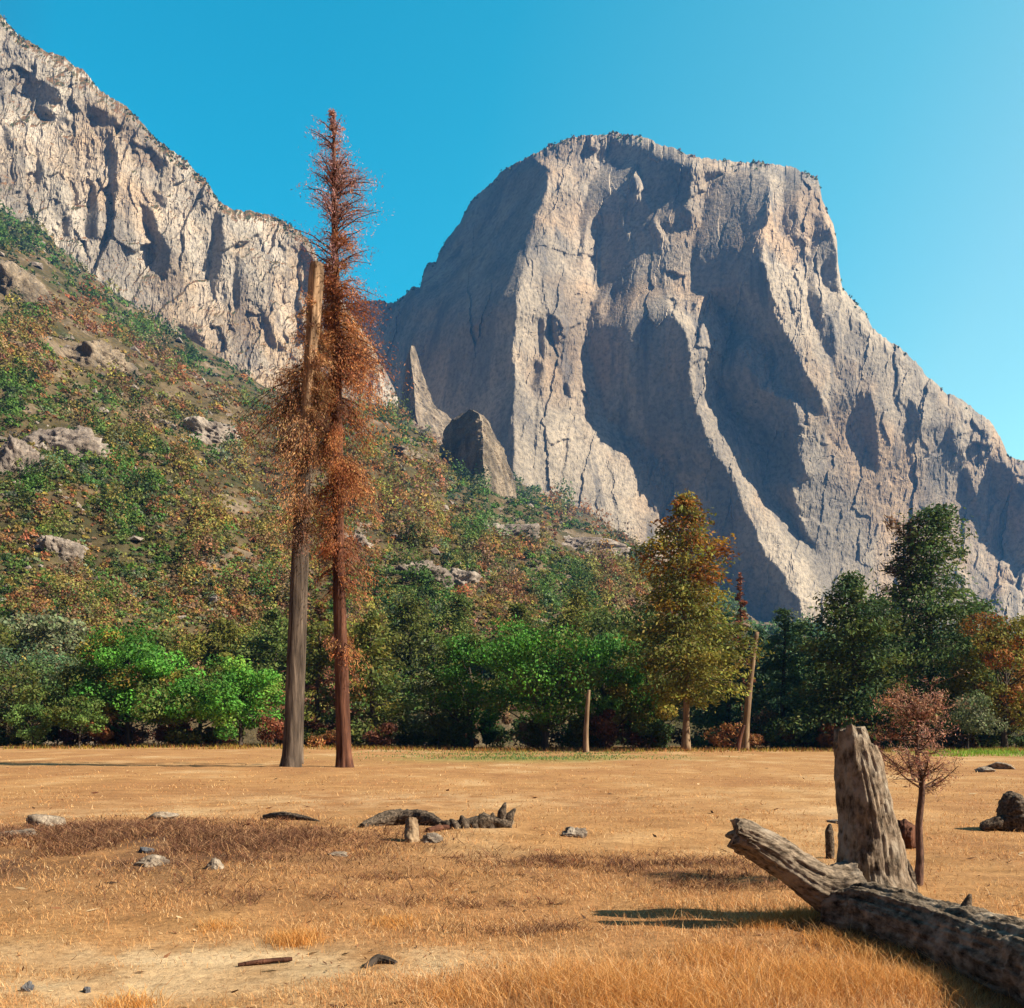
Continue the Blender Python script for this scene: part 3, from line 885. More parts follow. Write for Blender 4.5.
for li, (P_, n_, dp_, ok_, K_) in enumerate(LEDGES):
    nr_, nc_ = P_.shape[:2]
    gi = np.arange(nr_)[:, None] + 0 * np.arange(nc_)[None]; gj = np.arange(nc_)[None] + 0 * gi
    rim = np.clip(1 - dp_ / (7.0 if li == 0 else 14.0), 0, 1)
    nzz = gauss(np.abs(n_[..., 2]), 1.5)
    pat = np.clip(0.35 + 1.7 * fbm(gj / 26, gi / 20, oct=4, seed=930 + li), 0, 1)
    pr = ok_ * ((0.16, 0.26)[li] * rim * pat + (0.05 if li else 0.02) * np.clip((nzz - 0.62) * 5, 0, 1) * pat)
    si, sj = np.nonzero(rng.uniform(size=pr.shape) < pr)
    c_ = P_[si, sj]; q_ = len(c_)
    rs = K_ * rng.uniform(0.9, 2.6, q_)
    m_n = 14
    d = rand_dirs(q_ * m_n)
    P = np.repeat(c_, m_n, 0) + d * np.repeat(rs, m_n)[:, None] * rng.uniform(0.3, 1, (q_ * m_n, 1)) + np.array((0, -0.4 * K_, 0.6 * K_))
    pk = np.array([DKG, OLIVE, lin(120, 84, 66), DKG, GREEN])[rng.integers(5, size=q_)]
    leaves(bm_, P, K_ * 0.95 * rng.uniform(.7, 1.3, len(P)), jit(np.repeat(pk, m_n, 0), len(P), 0.3), 0.7)
o = bm_.build("hillside_brush", M_leaf)
tag(o, "dense green, olive and rust brush covering the mountainside", "brush", kind='stuff')


# ------------------------------------------------------------------ trees
def bark_disp(a, th, P):
    return 0.10 * fbm(np.cos(th) * 2.2, np.sin(th) * 2.2, P[..., 2] * 0.35, oct=3, seed=5) + 0.12 * np.clip(1 - a * 14, 0, 1)


def tree(name, label, cat, group, px, Y, top, cbot, width, pal, bark=M_bark_dark, trunk=0.35, kind='broad', n=46, leaf=0.2, per=150,
         lean=0.0, envp=0.75, fill=1.0, ptop=None, tall=1.0, mat=M_leaf, seed=0):
    """trunk with limbs, and a crown of leaf clumps; px, top and bottom of crown and width as they measure at distance Y"""
    r = np.random.default_rng(seed + int(px * 7) + int(Y * 13))
    x = at(px, Y)
    z0 = gz(x, Y) if Y < HY0 else float(hill_z(np.array([x]), np.array([Y]))[0])
    root = empty(name, (x, Y, z0 - 0.1))
    tag(root, label, cat, group)
    k = Y / F
    width *= 1.22; per = int(per * 1.35)
    if kind == 'broad' and Y < 120 and name != "shrub": leaf *= 0.8; per = int(per * 1.45)
    ht = height(top, Y) - z0; hb = max(0.2, height(cbot, Y) - z0); rw = width * k / 2
    tm, cm = MB(), MB()
    pts = np.array([(lean * q * ht + 0.12 * math.sin(5 * q + px) * q * rw * 0.5, 0.1 * math.sin(3.3 * q + px), q * ht * (0.97 if kind != 'broad' else 0.72)) for q in np.linspace(0, 1, 9)])
    rad = trunk * np.linspace(1, 0.12, 9) ** 0.9
    rad[0] *= 1.3
    tube(tm, pts, rad, 10, disp=bark_disp, sub=3)
    pal = np.asarray(pal) * np.array((1.3, 1.22, 1.1))
    ax = lambda z: np.array([np.interp(z, pts[:, 2], pts[:, 0]), np.interp(z, pts[:, 2], pts[:, 1])])
    if kind == 'broad':
        hc = (ht + hb) / 2; hh = (ht - hb) / 2
        cs = []
        while len(cs) < n:
            d = r.normal(size=3); d /= np.linalg.norm(d)
            q = d * (r.uniform(0.25, 1) ** 0.5)
            c = np.array((q[0] * rw * 0.86, q[1] * rw * 0.8, hc + q[2] * hh * 0.84))
            cs.append(c)
        for i, c in enumerate(cs):
            rc = rw * r.uniform(0.17, 0.34) * (1.0 if n > 25 else 1.3)
            m = int(per * r.uniform(0.7, 1.3))
            d = rand_dirs(m, r)
            rr = r.uniform(0.3, 1.0, m) ** 0.5
            P = c + d * (rr * rc)[:, None] * np.array((1.1, 1.1, 0.75))
            P[:, 2] = np.maximum(P[:, 2], 0.12)
            col = jit(pal[r.integers(len(pal))], m, 0.35) * r.uniform(0.75, 1.25)
            leaves(cm, P, leaf * r.uniform(0.6, 1.25, m), col, 0.62, nrm=d)
            if i % 2 == 0:
                zb = max(0.3, min(c[2] * r.uniform(0.35, 0.7), pts[-1, 2] * 0.95))
                b = np.array((*ax(zb), zb))
                mid = (b + c) / 2 + np.array((0, 0, -0.12 * np.linalg.norm(c - b)))
                tube(tm, [b, mid, c], [trunk * 0.32, trunk * 0.2, trunk * 0.05], 5, cap=False, sub=2)
    elif kind == 'conifer':
        nb = n
        for i in range(nb):
            q = (i + r.uniform(0, 1)) / nb
            zb = hb + (ht - hb) * q ** 1.05
            env = ((1 - q) ** envp * min(1, 0.62 + q * 2.2) + 0.035) * r.uniform(0.5, 1.15) * (1 + 0.22 * math.sin(2.1 * zb / max(rw, 1) * 2 + px))
            L = rw * env
            th = r.uniform(0, 2 * math.pi)
            dr = np.array((math.cos(th), math.sin(th), r.uniform(-0.28, 0.22) + 0.25 * q))
            b = np.array((*ax(zb), zb))
            tip = b + dr * L
            tube(tm, [b, (b + tip) / 2 + (0, 0, 0.05 * L), tip + (0, 0, -0.04 * L)], [trunk * 0.14, trunk * 0.09, trunk * 0.03], 4, cap=False)
            m = int(per * fill * max(0.25, env) * r.uniform(0.7, 1.2))
            s = r.uniform(0.12, 1.05, m) ** 0.7
            wd = L * 0.30 * (1.15 - s) + 0.12 * rw
            P = b + (tip - b) * s[:, None] + r.normal(size=(m, 3)) * (wd * 0.55)[:, None] * np.array((1, 1, 0.5)) - np.outer(s ** 2, (0, 0, 0.10 * L))
            axs = np.tile(dr * 0.8 + np.array((0, 0, -0.35)), (m, 1))
            pl = pal if ptop is None or q + r.normal() * 0.12 < 0.58 or r.uniform() < 0.35 else ptop
            col = jit(pl[r.integers(len(pl))], m, 0.3) * r.uniform(0.7, 1.3)
            leaves(cm, P, leaf * r.uniform(0.7, 1.3, m), col, 0.42, axis=axs, spread=0.75)
    elif kind == 'twig':          # bare, finely branched crown
        for i in range(n):
            q = (i + r.uniform(0, 1)) / n
            zb = hb + (ht - hb) * q * 0.9
            env = math.sin(math.pi * min(1, 0.15 + 0.85 * (1 - q))) ** 0.6 * r.uniform(0.5, 1.1)
            th = r.uniform(0, 2 * math.pi)
            dr = np.array((math.cos(th), math.sin(th), r.uniform(0.1, 0.9)))
            L = rw * env
            b = np.array((*ax(zb), zb)); tip = b + dr * L
            tip[2] = min(tip[2], ht * 1.02)
            tube(tm, [b, (b + tip) / 2 + r.normal(size=3) * 0.06 * L, tip], [trunk * 0.22, trunk * 0.12, trunk * 0.04], 4, cap=False, sub=2)
            m = per
            s = r.uniform(0.25, 1.1, m)
            P = b + (tip - b) * s[:, None] + r.normal(size=(m, 3)) * 0.16 * L
            col = jit(pal[r.integers(len(pal))], m, 0.35)
            leaves(cm, P, leaf * r.uniform(0.5, 1.4, m), col, 0.13, axis=np.tile(dr, (m, 1)), spread=1.0)
    tm.build("trunk", bark, root, True)
    cm.build("crown", mat, root)
    return root


BG1, BG2, BG3 = lin(86, 142, 56), lin(68, 114, 46), lin(110, 150, 62)       # bright greens
OL1, OL2, OL3 = lin(104, 106, 48), lin(84, 92, 44), lin(130, 122, 56)
DG1, DG2, DG3 = lin(56, 78, 48), lin(72, 94, 54), lin(88, 104, 54)
BL1, BL2 = lin(62, 88, 66), lin(78, 104, 76)
OR1, OR2, OR3 = lin(168, 112, 44), lin(138, 88, 40), lin(176, 138, 48)
RB1, RB2 = lin(134, 84, 62), lin(112, 74, 58)
PK1, PK2 = lin(190, 142, 124), lin(166, 116, 100)

G1 = "trees along the meadow edge"
tree("broadleaf_tree", "grey green rounded tree at the far left edge of the tree line", "tree", G1, 18, 100, 624, 735, 120, [BL2, GREYG, OL2], n=44, per=130, trunk=0.3)
tree("broadleaf_tree", "dark leafy tree with shadowed lower boughs between grey green and bright green trees", "tree", G1, 70, 96, 640, 744, 110, [DG3, DG2, OL2], n=44, per=140, trunk=0.3)
tree("bush", "small light green round bush low at the far left", "bush", None, 32, 88, 700, 745, 36, [lin(96, 124, 66), lin(84, 112, 58)], n=14, per=110, leaf=0.15, trunk=0.1)
tree("broadleaf_tree", "tallest bright green leafy tree in the left group with yellow olive boughs", "tree", G1, 128, 94, 618, 738, 96, [BG1, BG2, BG2, OL3], n=44, per=160, trunk=0.28)
tree("bush", "olive green bush under the tallest bright green tree", "bush", None, 80, 88, 690, 742, 50, [lin(88, 112, 56), OL2], n=16, per=120, leaf=0.16, trunk=0.1)
tree("broadleaf_tree", "mid green leafy tree with several reddish stems in the left group", "tree", G1, 172, 92, 655, 742, 84, [BG2, DG3, BG1], n=34, per=150, trunk=0.25, bark=M_bark_red)
tree("broadleaf_tree", "yellowish olive leafy tree in the middle of the left group", "tree", G1, 200, 97, 640, 740, 80, [OL1, OL2, BG2], n=34, per=140, trunk=0.25)
tree("broadleaf_tree", "bright green low tree at the right end of the left group", "tree", G1, 240, 92, 655, 742, 84, [BG1, BG3, BG2], n=34, per=150, trunk=0.22)
tree("pine_tree", "olive brown pine standing between the two tall dead trunks", "tree", G1, 318, 98, 600, 738, 70, [OL2, RB2, OL1], kind='conifer', n=80, per=90, leaf=0.24)
tree("pine_tree", "olive pine just right of the reddish dead trunk", "tree", G1, 372, 96, 612, 742, 86, [OL1, OL2, DG3], kind='conifer', n=90, per=100, leaf=0.24)
tree("pine_tree", "dull green pine left of the broad bright green tree", "tree", G1, 432, 104, 632, 742, 80, [DG3, OL2, GREYG], kind='conifer', n=80, per=90, leaf=0.24)
tree("broadleaf_tree", "dark green tree at the left side of the broad bright green tree", "tree", G1, 470, 98, 625, 738, 90, [DG3, BG2, OL2], n=40, per=140)
tree("broadleaf_tree", "broad bright green tree at the centre of the tree line", "tree", G1, 545, 92, 610, 728, 130, [BG2, BG1, BG2, DG3], n=56, per=160, trunk=0.35)
tree("broadleaf_tree", "bright green tree pressed against the right of the broad central tree", "tree", G1, 602, 96, 618, 738, 90, [BG2, lin(80, 124, 62), OL2], n=40, per=150)
tree("broadleaf_tree", "yellow green tree low at the left foot of the orange topped tree", "tree", G1, 645, 96, 636, 742, 70, [OL1, BG2, OL3], n=34, per=140)
t = tree("pine_tree", "tall orange topped tree turning olive green below with a pale straight trunk", "tree", G1, 686, 88, 496, 700, 106, [OL1, OL3, lin(120, 122, 56), OL2], ptop=[OR1, OR2, OL3, OR3], bark=M_bark_pale, kind='conifer', n=210, per=150, leaf=0.2, trunk=0.34, envp=0.55)
tree("dead_tree", "narrow rusty dead conifer top poking up right of the orange topped tree", "tree", None, 741, 112, 572, 690, 22, [RB1, RB2], kind='conifer', n=60, per=60, leaf=0.2, mat=M_dry, bark=M_bark_red, trunk=0.2)
tree("pine_tree", "dark bluish pine left of the leaning bare trunk", "tree", G1, 728, 108, 612, 742, 70, [BL1, DG2], kind='conifer', n=80, per=90, leaf=0.24)
tree("pine_tree", "bluish green conifer just right of the leaning bare trunk", "tree", G1, 783, 106, 608, 744, 66, [BL1, BL2, DG2], kind='conifer', n=90, per=100, leaf=0.24)
tree("pine_tree", "broad dark green conifer in the middle of the right hand conifers", "tree", G1, 855, 95, 576, 738, 122, [DG1, DG2, DG3, OL2], kind='conifer', n=170, per=170, leaf=0.23, trunk=0.4, envp=0.6)
tree("pine_tree", "tallest dark green conifer in front of the sunlit cliff at right", "tree", G1, 932, 100, 508, 735, 132, [DG1, DG2, DG3], kind='conifer', n=210, per=170, leaf=0.23, trunk=0.45, envp=0.6)
tree("bare_tree", "thin brown bare tree against the left side of the tallest conifer", "tree", None, 905, 102, 506, 700, 44, [lin(96, 76, 62), lin(120, 92, 70)], kind='twig', n=60, per=60, leaf=0.4, mat=M_dry, bark=M_bark_dark, trunk=0.22)
tree("broadleaf_tree", "orange brown tree at the right edge of the tree line", "tree", G1, 1004, 92, 602, 735, 96, [OR2, OL3, lin(120, 92, 44), OL1], n=46, per=150, trunk=0.3)
tree("pine_tree", "dark green conifer between the tallest conifer and the orange brown tree", "tree", G1, 968, 104, 612, 742, 74, [DG2, DG3, OL2], kind='conifer', n=90, per=100, leaf=0.24)
tree("bush", "grey green bush at the foot of the orange brown tree", "bush", None, 968, 88, 688, 746, 52, [GREYG, lin(90, 104, 70)], n=16, per=120, leaf=0.16, trunk=0.1)
tree("pine_tree", "dark conifer filling the gap left of the broad dark green conifer", "tree", G1, 815, 112, 640, 744, 60, [DG1, DG2], kind='conifer', n=80, per=90, leaf=0.24)
tree("broadleaf_tree", "dark tree behind the gap between orange topped tree and bright green tree", "tree", G1, 655, 112, 610, 744, 80, [DG3, OL2, DG2], n=40, per=140)

# a second rank behind, on the foot of the slope
G2 = "trees standing behind the meadow edge trees"
back = [(-40, 135, 620, 110, 'b', OL2), (45, 140, 612, 90, 'b', GREYG), (225, 150, 622, 80, 'c', OL1), (275, 140, 610, 80, 'c', DG3), (410, 150, 600, 80, 'c', OL2), (455, 165, 596, 70, 'c', DG3),
        (520, 150, 604, 80, 'c', OL2), (575, 160, 592, 80, 'c', OL1), (625, 150, 590, 90, 'b', DG3), (700, 140, 610, 90, 'c', DG2), (760, 135, 628, 70, 'c', BL1), (800, 135, 622, 70, 'c', DG2),
        (885, 135, 600, 90, 'c', DG1), (985, 140, 606, 90, 'c', DG3), (1050, 120, 590, 110, 'c', DG2), (1095, 115, 560, 120, 'c', DG1), (-95, 120, 600, 120, 'c', DG2), (350, 145, 618, 90, 'b', OL1), (130, 145, 634, 90, 'b', OL2)]
BL = {'b': "round crowned tree standing behind the meadow edge trees", 'c': "conifer standing behind the meadow edge trees"}
for i, (px_, Y_, tp, wd, kd, cl) in enumerate(back):
    tree("broadleaf_tree" if kd == 'b' else "pine_tree", BL[kd], "tree", G2 if kd == 'c' else "round crowned trees behind the meadow edge", px_, Y_, tp, 716, wd, [cl, cl * 0.8, cl * 1.15],
         kind='broad' if kd == 'b' else 'conifer', n=36 if kd == 'b' else 80, per=100, leaf=0.32, trunk=0.3)

# low shrubs among the trunks
US = rng.uniform(-30, 1060, 110)
for i, px_ in enumerate(sorted(US)):
    Y_ = rng.uniform(92, 112)
    cl = [RB1, RB2, BROWN, OL2, DG2, RUST][rng.integers(6)]
    lab = "reddish brown low shrub under the meadow edge trees" if cl is RB1 or cl is RB2 or cl is RUST or cl is BROWN else "green low shrub under the meadow edge trees"
    grp = "reddish shrubs under the trees" if "reddish" in lab else "green shrubs under the trees"
    base_py = HZ + H * F / Y_
    tree("shrub", lab, "shrub", grp, px_, Y_, base_py - rng.uniform(12, 46), base_py - 2, rng.uniform(24, 50), [cl * 0.7, cl * 0.5, cl * 0.85], n=10, per=90, leaf=0.17, trunk=0.06)

# bare trunks at the meadow edge
def bare_trunk(name, label, pts, r0, r1, Y, mat, cat="dead tree"):
    P = np.array([(at(a, Y), Y, height(b, Y)) for a, b in pts])
    base = np.array((P[0, 0], Y, gz(P[0, 0], Y) - 0.1))
    P[0, 2] = base[2]
    mb = MB()
    tube(mb, P, np.linspace(r0, r1, len(P)), 12, disp=bark_disp, sub=6)
    root = empty(name, base)
    tag(root, label, cat)
    mb.build("trunk", mat, root, True, base)
    return root


bare_trunk("dead_tree", "leaning tan bare trunk without branches right of the orange topped tree", [(745, 750), (747, 715), (751, 675), (757, 632)], 0.38, 0.2, 91, M_bark_pale)
bare_trunk("dead_tree", "short pale thin trunk in front of the broad central tree", [(586, 757), (586, 730), (588, 700), (589, 690)], 0.26, 0.12, 82, M_bark_pale)
bare_trunk("dead_tree", "small leaning stub at the foot of the leaning bare trunk", [(737, 750), (740, 738), (744, 725)], 0.25, 0.15, 88, M_bark_red)


# the two tall dead conifers standing in the meadow
def snag(label, pts, rads, Y, bark, boughs, pal, seed, leaf=0.066, pale=False):
    r = np.random.default_rng(seed)
    P = np.array([(at(a, Y), Y, height(b, Y)) for a, b in pts])
    base = np.array((P[0, 0], Y, gz(P[0, 0], Y) - 0.1))
    P[0, 2] = base[2]
    root = empty("dead_conifer", base)
    tag(root, label, "tree", None)
    tm, cm = MB(), MB()

    def dsp(a, th, q):
        return (0.16 * fbm(np.cos(th) * 3, np.sin(th) * 3, q[..., 2] * 0.10, oct=4, seed=seed, ridged=True)
                + 0.35 * np.clip(1 - a * 22, 0, 1) * (0.6 + 0.4 * np.cos(3 * th + seed)))
    tube(tm, P, rads, 40, disp=dsp, sub=30)
    if pale:
        q_ = np.clip((tm.V[0][:, 2] - height(470, Y)) / 4.0, 0, 1)[:, None]
        tm.C[0] = 1 + q_ * np.array((2.2, 1.75, 1.15))
    zc, xc, yc = P[:, 2], P[:, 0], P[:, 1]
    for (t0, t1, nb, wl, wr, per, droop, ci) in boughs:
        for i in range(nb):
            for _ in range(9):
                pyb = r.uniform(t0, t1); th = r.uniform(0, 2 * math.pi)
                gate = float(fbm(np.array([math.cos(th) * 1.1 + seed]), math.sin(th) * 1.1, pyb / 26.0, oct=2, seed=seed)[0])
                if gate > r.uniform(-0.25, 0.2): break
            z = height(pyb, Y)
            b = np.array((np.interp(z, zc, xc), Y, z))
            ct = math.cos(th)
            L = (wl if ct < 0 else wr) * Y / F * r.uniform(0.35, 1.0) * (1 + 0.9 * gate)
            dr = np.array((ct, math.sin(th), r.uniform(-droop, 0.35 - droop * 0.6)))
            tip = b + dr * L
            mid = (b + tip) / 2 + np.array((0, 0, 0.12 * L))
            tube(tm, [b, mid, tip], [0.045, 0.025, 0.008], 4, cap=False, sub=2)
            m = int(per * 1.9 * r.uniform(0.6, 1.3))
            s = r.uniform(0.1, 1.04, m)
            Q = b + (tip - b) * s[:, None] + np.outer(4 * s * (1 - s), (0, 0, 0.12 * L)) + r.normal(size=(m, 3)) * (0.03 + 0.13 * L) * np.array((1, 1, 0.8))
            Q[:, 2] -= r.exponential(0.18 * max(droop, 0) + 0.02, m) * L * 0.8
            ax_ = np.tile(dr * 0.5 + np.array((0, 0, -0.7 * droop)), (m, 1))
            col = jit(pal[ci][r.integers(len(pal[ci]))], m, 0.4, 0.08) * r.uniform(0.65, 1.3)
            leaves(cm, Q, leaf * r.uniform(0.6, 1.6, m), col, 0.2, axis=ax_, spread=0.8)
    for mb, nm, mt, sm in ((tm, "trunk", bark, True), (cm, "crown", M_dry, False)):
        mb.build(nm, mt, root, sm, base)
    return root


RUSTS = [lin(184, 118, 72), lin(164, 102, 66), lin(134, 92, 70), lin(200, 142, 92)]
PURP = [lin(184, 142, 140), lin(160, 126, 126), lin(186, 134, 116)]
DULL = [lin(150, 106, 76), lin(116, 84, 66), lin(164, 114, 74), lin(184, 142, 100)]
snag("tall grey dead conifer with a broken pale top and brown hanging boughs",
     [(290, 768), (293, 720), (296, 640), (299, 560), (303, 480), (308, 400), (313, 330), (316, 280), (317, 264)],
     [0.42, 0.385, 0.355, 0.33, 0.31, 0.29, 0.30, 0.32, 0.27], 45.6, M_bark_grey,
     [(300, 345, 10, 26, 8, 90, 0.5, 0), (325, 400, 62, 48, 16, 190, 0.9, 0), (370, 460, 56, 42, 22, 170, 1.0, 0), (430, 540, 34, 30, 28, 130, 1.0, 0)], [DULL], 5, pale=True)
snag("tallest reddish dead conifer with rust coloured boughs and a thin twiggy top",
     [(344.5, 768), (343, 720), (341, 650), (339, 580), (338, 500), (337, 420), (336, 340), (335, 250), (334, 180), (334, 118)],
     [0.35, 0.315, 0.29, 0.275, 0.255, 0.235, 0.2, 0.15, 0.10, 0.04], 46.5, M_bark_red,
     [(130, 200, 60, 24, 28, 40, -0.35, 1), (175, 300, 90, 36, 38, 46, -0.25, 1), (114, 130, 10, 6, 6, 70, 0.1, 1), (235, 300, 30, 18, 32, 110, 0.2, 0), (280, 350, 48, 20, 50, 210, 0.7, 0), (330, 410, 54, 22, 58, 210, 0.8, 0), (390, 470, 48, 24, 52, 190, 1.0, 0), (460, 550, 44, 24, 42, 160, 1.0, 0), (540, 670, 34, 20, 28, 90, 1.0, 0)], [RUSTS, PURP], 9)
bare_trunk("dead_tree", "slim grey green trunk close behind the grey dead conifer", [(298, 764), (300, 700), (303, 620), (306, 540), (309, 470), (311, 400)], 0.26, 0.12, 50, M_bark_grey)

# ------------------------------------------------------------------ foreground: fallen dead tree
def wood_disp(seed, amp=0.16, fr=2.6, k=3.0):
    def f(a, th, P):
        n = fbm(np.cos(th) * fr, np.sin(th) * fr, a * 3.0, oct=4, seed=seed, ridged=True)
        g = fbm(np.cos(th) * 6.5, np.sin(th) * 6.5, a * 2.2, oct=3, seed=seed + 1, ridged=True)
        m = fbm(P[..., 0] * k, P[..., 1] * k, P[..., 2] * k, oct=4, seed=seed + 3)
        q = fbm(P[..., 0] * 7 * k, P[..., 1] * 7 * k, P[..., 2] * 3 * k, oct=3, seed=seed + 6)
        c = fbm(np.cos(th) * 11, np.sin(th) * 11, a * 2.5 + 0.3 * m, oct=2, seed=seed + 9)
        return amp * n + amp * 1.2 * m + 0.06 * q + 0.05 * g - 0.08 * np.clip(1 - np.abs(c) * 7, 0, 1) * np.clip(0.5 + 2 * m, 0, 1)
    return f


SY = 8.25
root = empty("fallen_tree", (at(872, SY), SY, 0))
tag(root, "weathered grey fallen dead tree with one upright broken trunk in the dry grass", "dead tree")
ro = np.array(root.location)
up = MB()
pts = [(at(a, SY), SY + dy, height(b, SY)) for a, b, dy in ((876, 930, 0), (874, 905, 0), (871, 870, 0), (868, 830, 0.02), (863, 790, 0.03), (857, 755, 0.04), (853, 733, 0.05))]
kS = SY / F
tube(up, pts, np.array([50, 41, 31, 27, 24, 20, 15.5]) * kS, 140, disp=wood_disp(21, 0.12), sub=36)
# jagged break at the top
V = up.V[0]
topm = V[:, 2] > pts[-1][2] - 0.10
V[topm, 2] += 0.10 * fbm(V[topm, 0] * 14, V[topm, 1] * 14, oct=3, seed=25) - 0.25 * np.clip((V[topm, 0] - pts[-1][0]), -0.1, 0.2)
up.build("upright_trunk", M_deadwood, root, True, ro)

lg = MB()
LP = [(at(835, 7.9), 7.95, 0.15), (at(870, 7.7), 7.7, 0.17), (at(915, 7.2), 7.2, 0.17), (at(965, 6.65), 6.65, 0.17), (at(1015, 6.1), 6.1, 0.17), (at(1075, 5.5), 5.5, 0.17), (at(1150, 4.9), 4.9, 0.17)]
tube(lg, LP, [0.17, 0.215, 0.225, 0.232, 0.238, 0.24, 0.24], 160, disp=wood_disp(31, 0.16), sub=60)
lgo = lg.build("fallen_log", M_deadlog, root, True, ro)

lb = MB()
BP = [(at(845, 8.05), 8.05, 0.30), (at(822, 8.0), 8.0, height(886, 8.0)), (at(795, 8.0), 8.0, height(868, 8.0)), (at(765, 8.02), 8.02, height(848, 8.02)), (at(742, 8.05), 8.05, height(836, 8.05)), (at(735, 8.05), 8.05, height(833, 8.05))]
tube(lb, BP, np.array([30, 20, 16.5, 15.5, 15.5, 14.5]) * 8.0 / F, 110, disp=wood_disp(41, 0.17), sub=34)
V = lb.V[0]
em = V[:, 0] < at(744, 8.05)
V[em, 0] += 0.06 * fbm(V[em, 1] * 16, V[em, 2] * 16, oct=3, seed=44) - 0.9 * np.clip(V[em, 2] - height(836, 8.05), -0.1, 0.2) * 0.25
lb.build("broken_limb", M_deadlimb, root, True, ro)
for (a, b, dx, dz) in ((963, 6.72, 0.05, 0.16), (905, 7.3, -0.03, 0.1)):
    st = MB()
    tube(st, [(at(a, b), b, 0.32), (at(a, b) + dx * 0.5, b, 0.36 + dz * 0.4), (at(a, b) + dx, b, 0.34 + dz)], [0.045, 0.03, 0.008], 10, disp=wood_disp(int(a)), sub=4)
    st.build("stub", M_char, root, True, ro)

# sapling with pinkish bare twigs
sy = 10.2
sr = empty("sapling", (at(918, sy), sy, gz(at(918, sy), sy) - 0.03))
tag(sr, "small bare sapling with a thin dark trunk and pinkish brown twigs behind the fallen tree", "sapling")
so_ = np.array(sr.location)
tm, cm = MB(), MB()
TP = np.array([(at(a, sy), sy, height(b, sy)) for a, b in ((917, 893), (920, 860), (919, 825), (922, 785), (917, 752), (918, 722), (912, 690))])
tube(tm, TP, [0.055, 0.038, 0.034, 0.03, 0.02, 0.012, 0.006], 14, disp=wood_disp(61, 0.1), sub=8)
r = np.random.default_rng(77)
kk_ = sy / F
for i in range(44):
    q = r.uniform(0, 1)
    z = height(790 - 96 * q, sy)
    b = np.array((np.interp(z, TP[:, 2], TP[:, 0]), sy, z))
    th = r.uniform(0, 2 * math.pi)
    ct = math.cos(th)
    L = (50 if ct < 0 else 38) * kk_ * r.uniform(0.35, 1.3) * (1 - 0.45 * q)
    dr = np.array((ct, math.sin(th), r.uniform(-0.05, 0.8) + 0.3 * q))
    tip = b + dr * L
    mid = (b + tip) / 2 + r.normal(size=3) * 0.05 + np.array((0, 0, -0.03))
    tube(tm, [b, mid, tip], [0.012, 0.008, 0.003], 5, cap=False, sub=4)
    cs_ = [lin(192, 146, 122), lin(164, 120, 102), lin(180, 128, 98)][r.integers(3)]
    for j in range(r.integers(5, 11)):
        s_ = r.uniform(0.3, 1)
        b2 = b + (mid - b) * min(1, 2 * s_) + (tip - mid) * max(0, 2 * s_ - 1)
        t2 = b2 + (dr * 0.5 + rand_dirs(1, r)[0] * np.array((1, 1, 0.7))) * r.uniform(0.05, 0.24)
        tube(tm, [b2, (b2 + t2) / 2 + r.normal(size=3) * 0.012, t2], [0.004, 0.003, 0.0015], 3, cap=False)
        m = r.integers(6, 40)
        f_ = r.uniform(0.3, 1.2, m)
        Q = b2 + (t2 - b2) * f_[:, None] + r.normal(size=(m, 3)) * 0.026
        leaves(cm, Q, 0.015 * r.uniform(0.5, 1.7, m), jit(cs_, m, 0.35), 0.22)
tm.build("trunk", bark_mat("sapling_bark", (0.03, 0.02, 0.016), (0.2, 0.11, 0.08), 30, (1, 1, 0.3), 0.01), sr, True, so_)
cm.build("crown", M_dry, sr, False, so_)

# ------------------------------------------------------------------ foreground: logs, stumps, stones
def log(name, label, pts, rads, mat, cat, seed, seg=40, sub=20, amp=0.3):
    P = np.array(pts, float)
    base = np.array((P[:, 0].mean(), P[:, 1].mean(), gz(P[:, 0].mean(), P[:, 1].mean())))
    mb = MB()
    tube(mb, P, rads, seg, disp=wood_disp(seed, amp, k=9.0), sub=sub)
    o = mb.build(name, mat, None, True, base)
    o.location = base
    tag(o, label, cat)
    return o


def gp(px_, py_, up_=0.0):
    Y_ = dep(py_)
    x_ = at(px_, Y_)
    return (x_, Y_, gz(x_, Y_) + up_)


log("fallen_branch", "thin dark fallen branch on bare ground right of the brown brush patch", [gp(264, 819, .03), gp(282, 822, .07), (gp(298, 823, .05)), gp(320, 825, .0)], [.03, .06, .05, .01], M_char, "branch", 71)
log("charred_log", "short charred curved log lying left of the small tan stump", [gp(362, 831, .02), gp(380, 829, .09), gp(400, 828, .12), gp(424, 829, .10), gp(442, 831, .03)], [.05, .10, .12, .11, .05], M_char, "log", 72)
log("stump", "small tan weathered stump standing beside the charred curved log", [gp(412, 846, -.05), gp(412, 845.5, .14), gp(411, 845, .30)], [.10, .085, .075], M_bark_pale, "stump", 73)
log("fallen_branch", "reddish stick lying under the charred curved log", [gp(428, 838, .02), gp(440, 836, .05), gp(456, 834, .02)], [.04, .04, .02], M_bark_red, "branch", 74)
rc = MB()
b0 = np.array(gp(484, 834))
for i, (dx, hz_, ln) in enumerate(((-0.42, 0.14, -.12), (-0.3, 0.2, -.06), (-0.16, 0.17, .08), (-0.02, 0.22, -.05), (0.12, 0.24, .02), (0.24, 0.4, .1), (0.34, 0.3, .16), (-0.5, 0.08, -.2), (0.0, 0.12, .3))):
    tube(rc, [b0 + (dx, 0.03 * i - .1, -.03), b0 + (dx + ln * .5, 0.03 * i - .1, hz_ * .6), b0 + (dx + ln, 0.03 * i - .08, hz_)], [.085, .06, .012], 12, disp=wood_disp(80 + i, .3, k=9.0), sub=5)
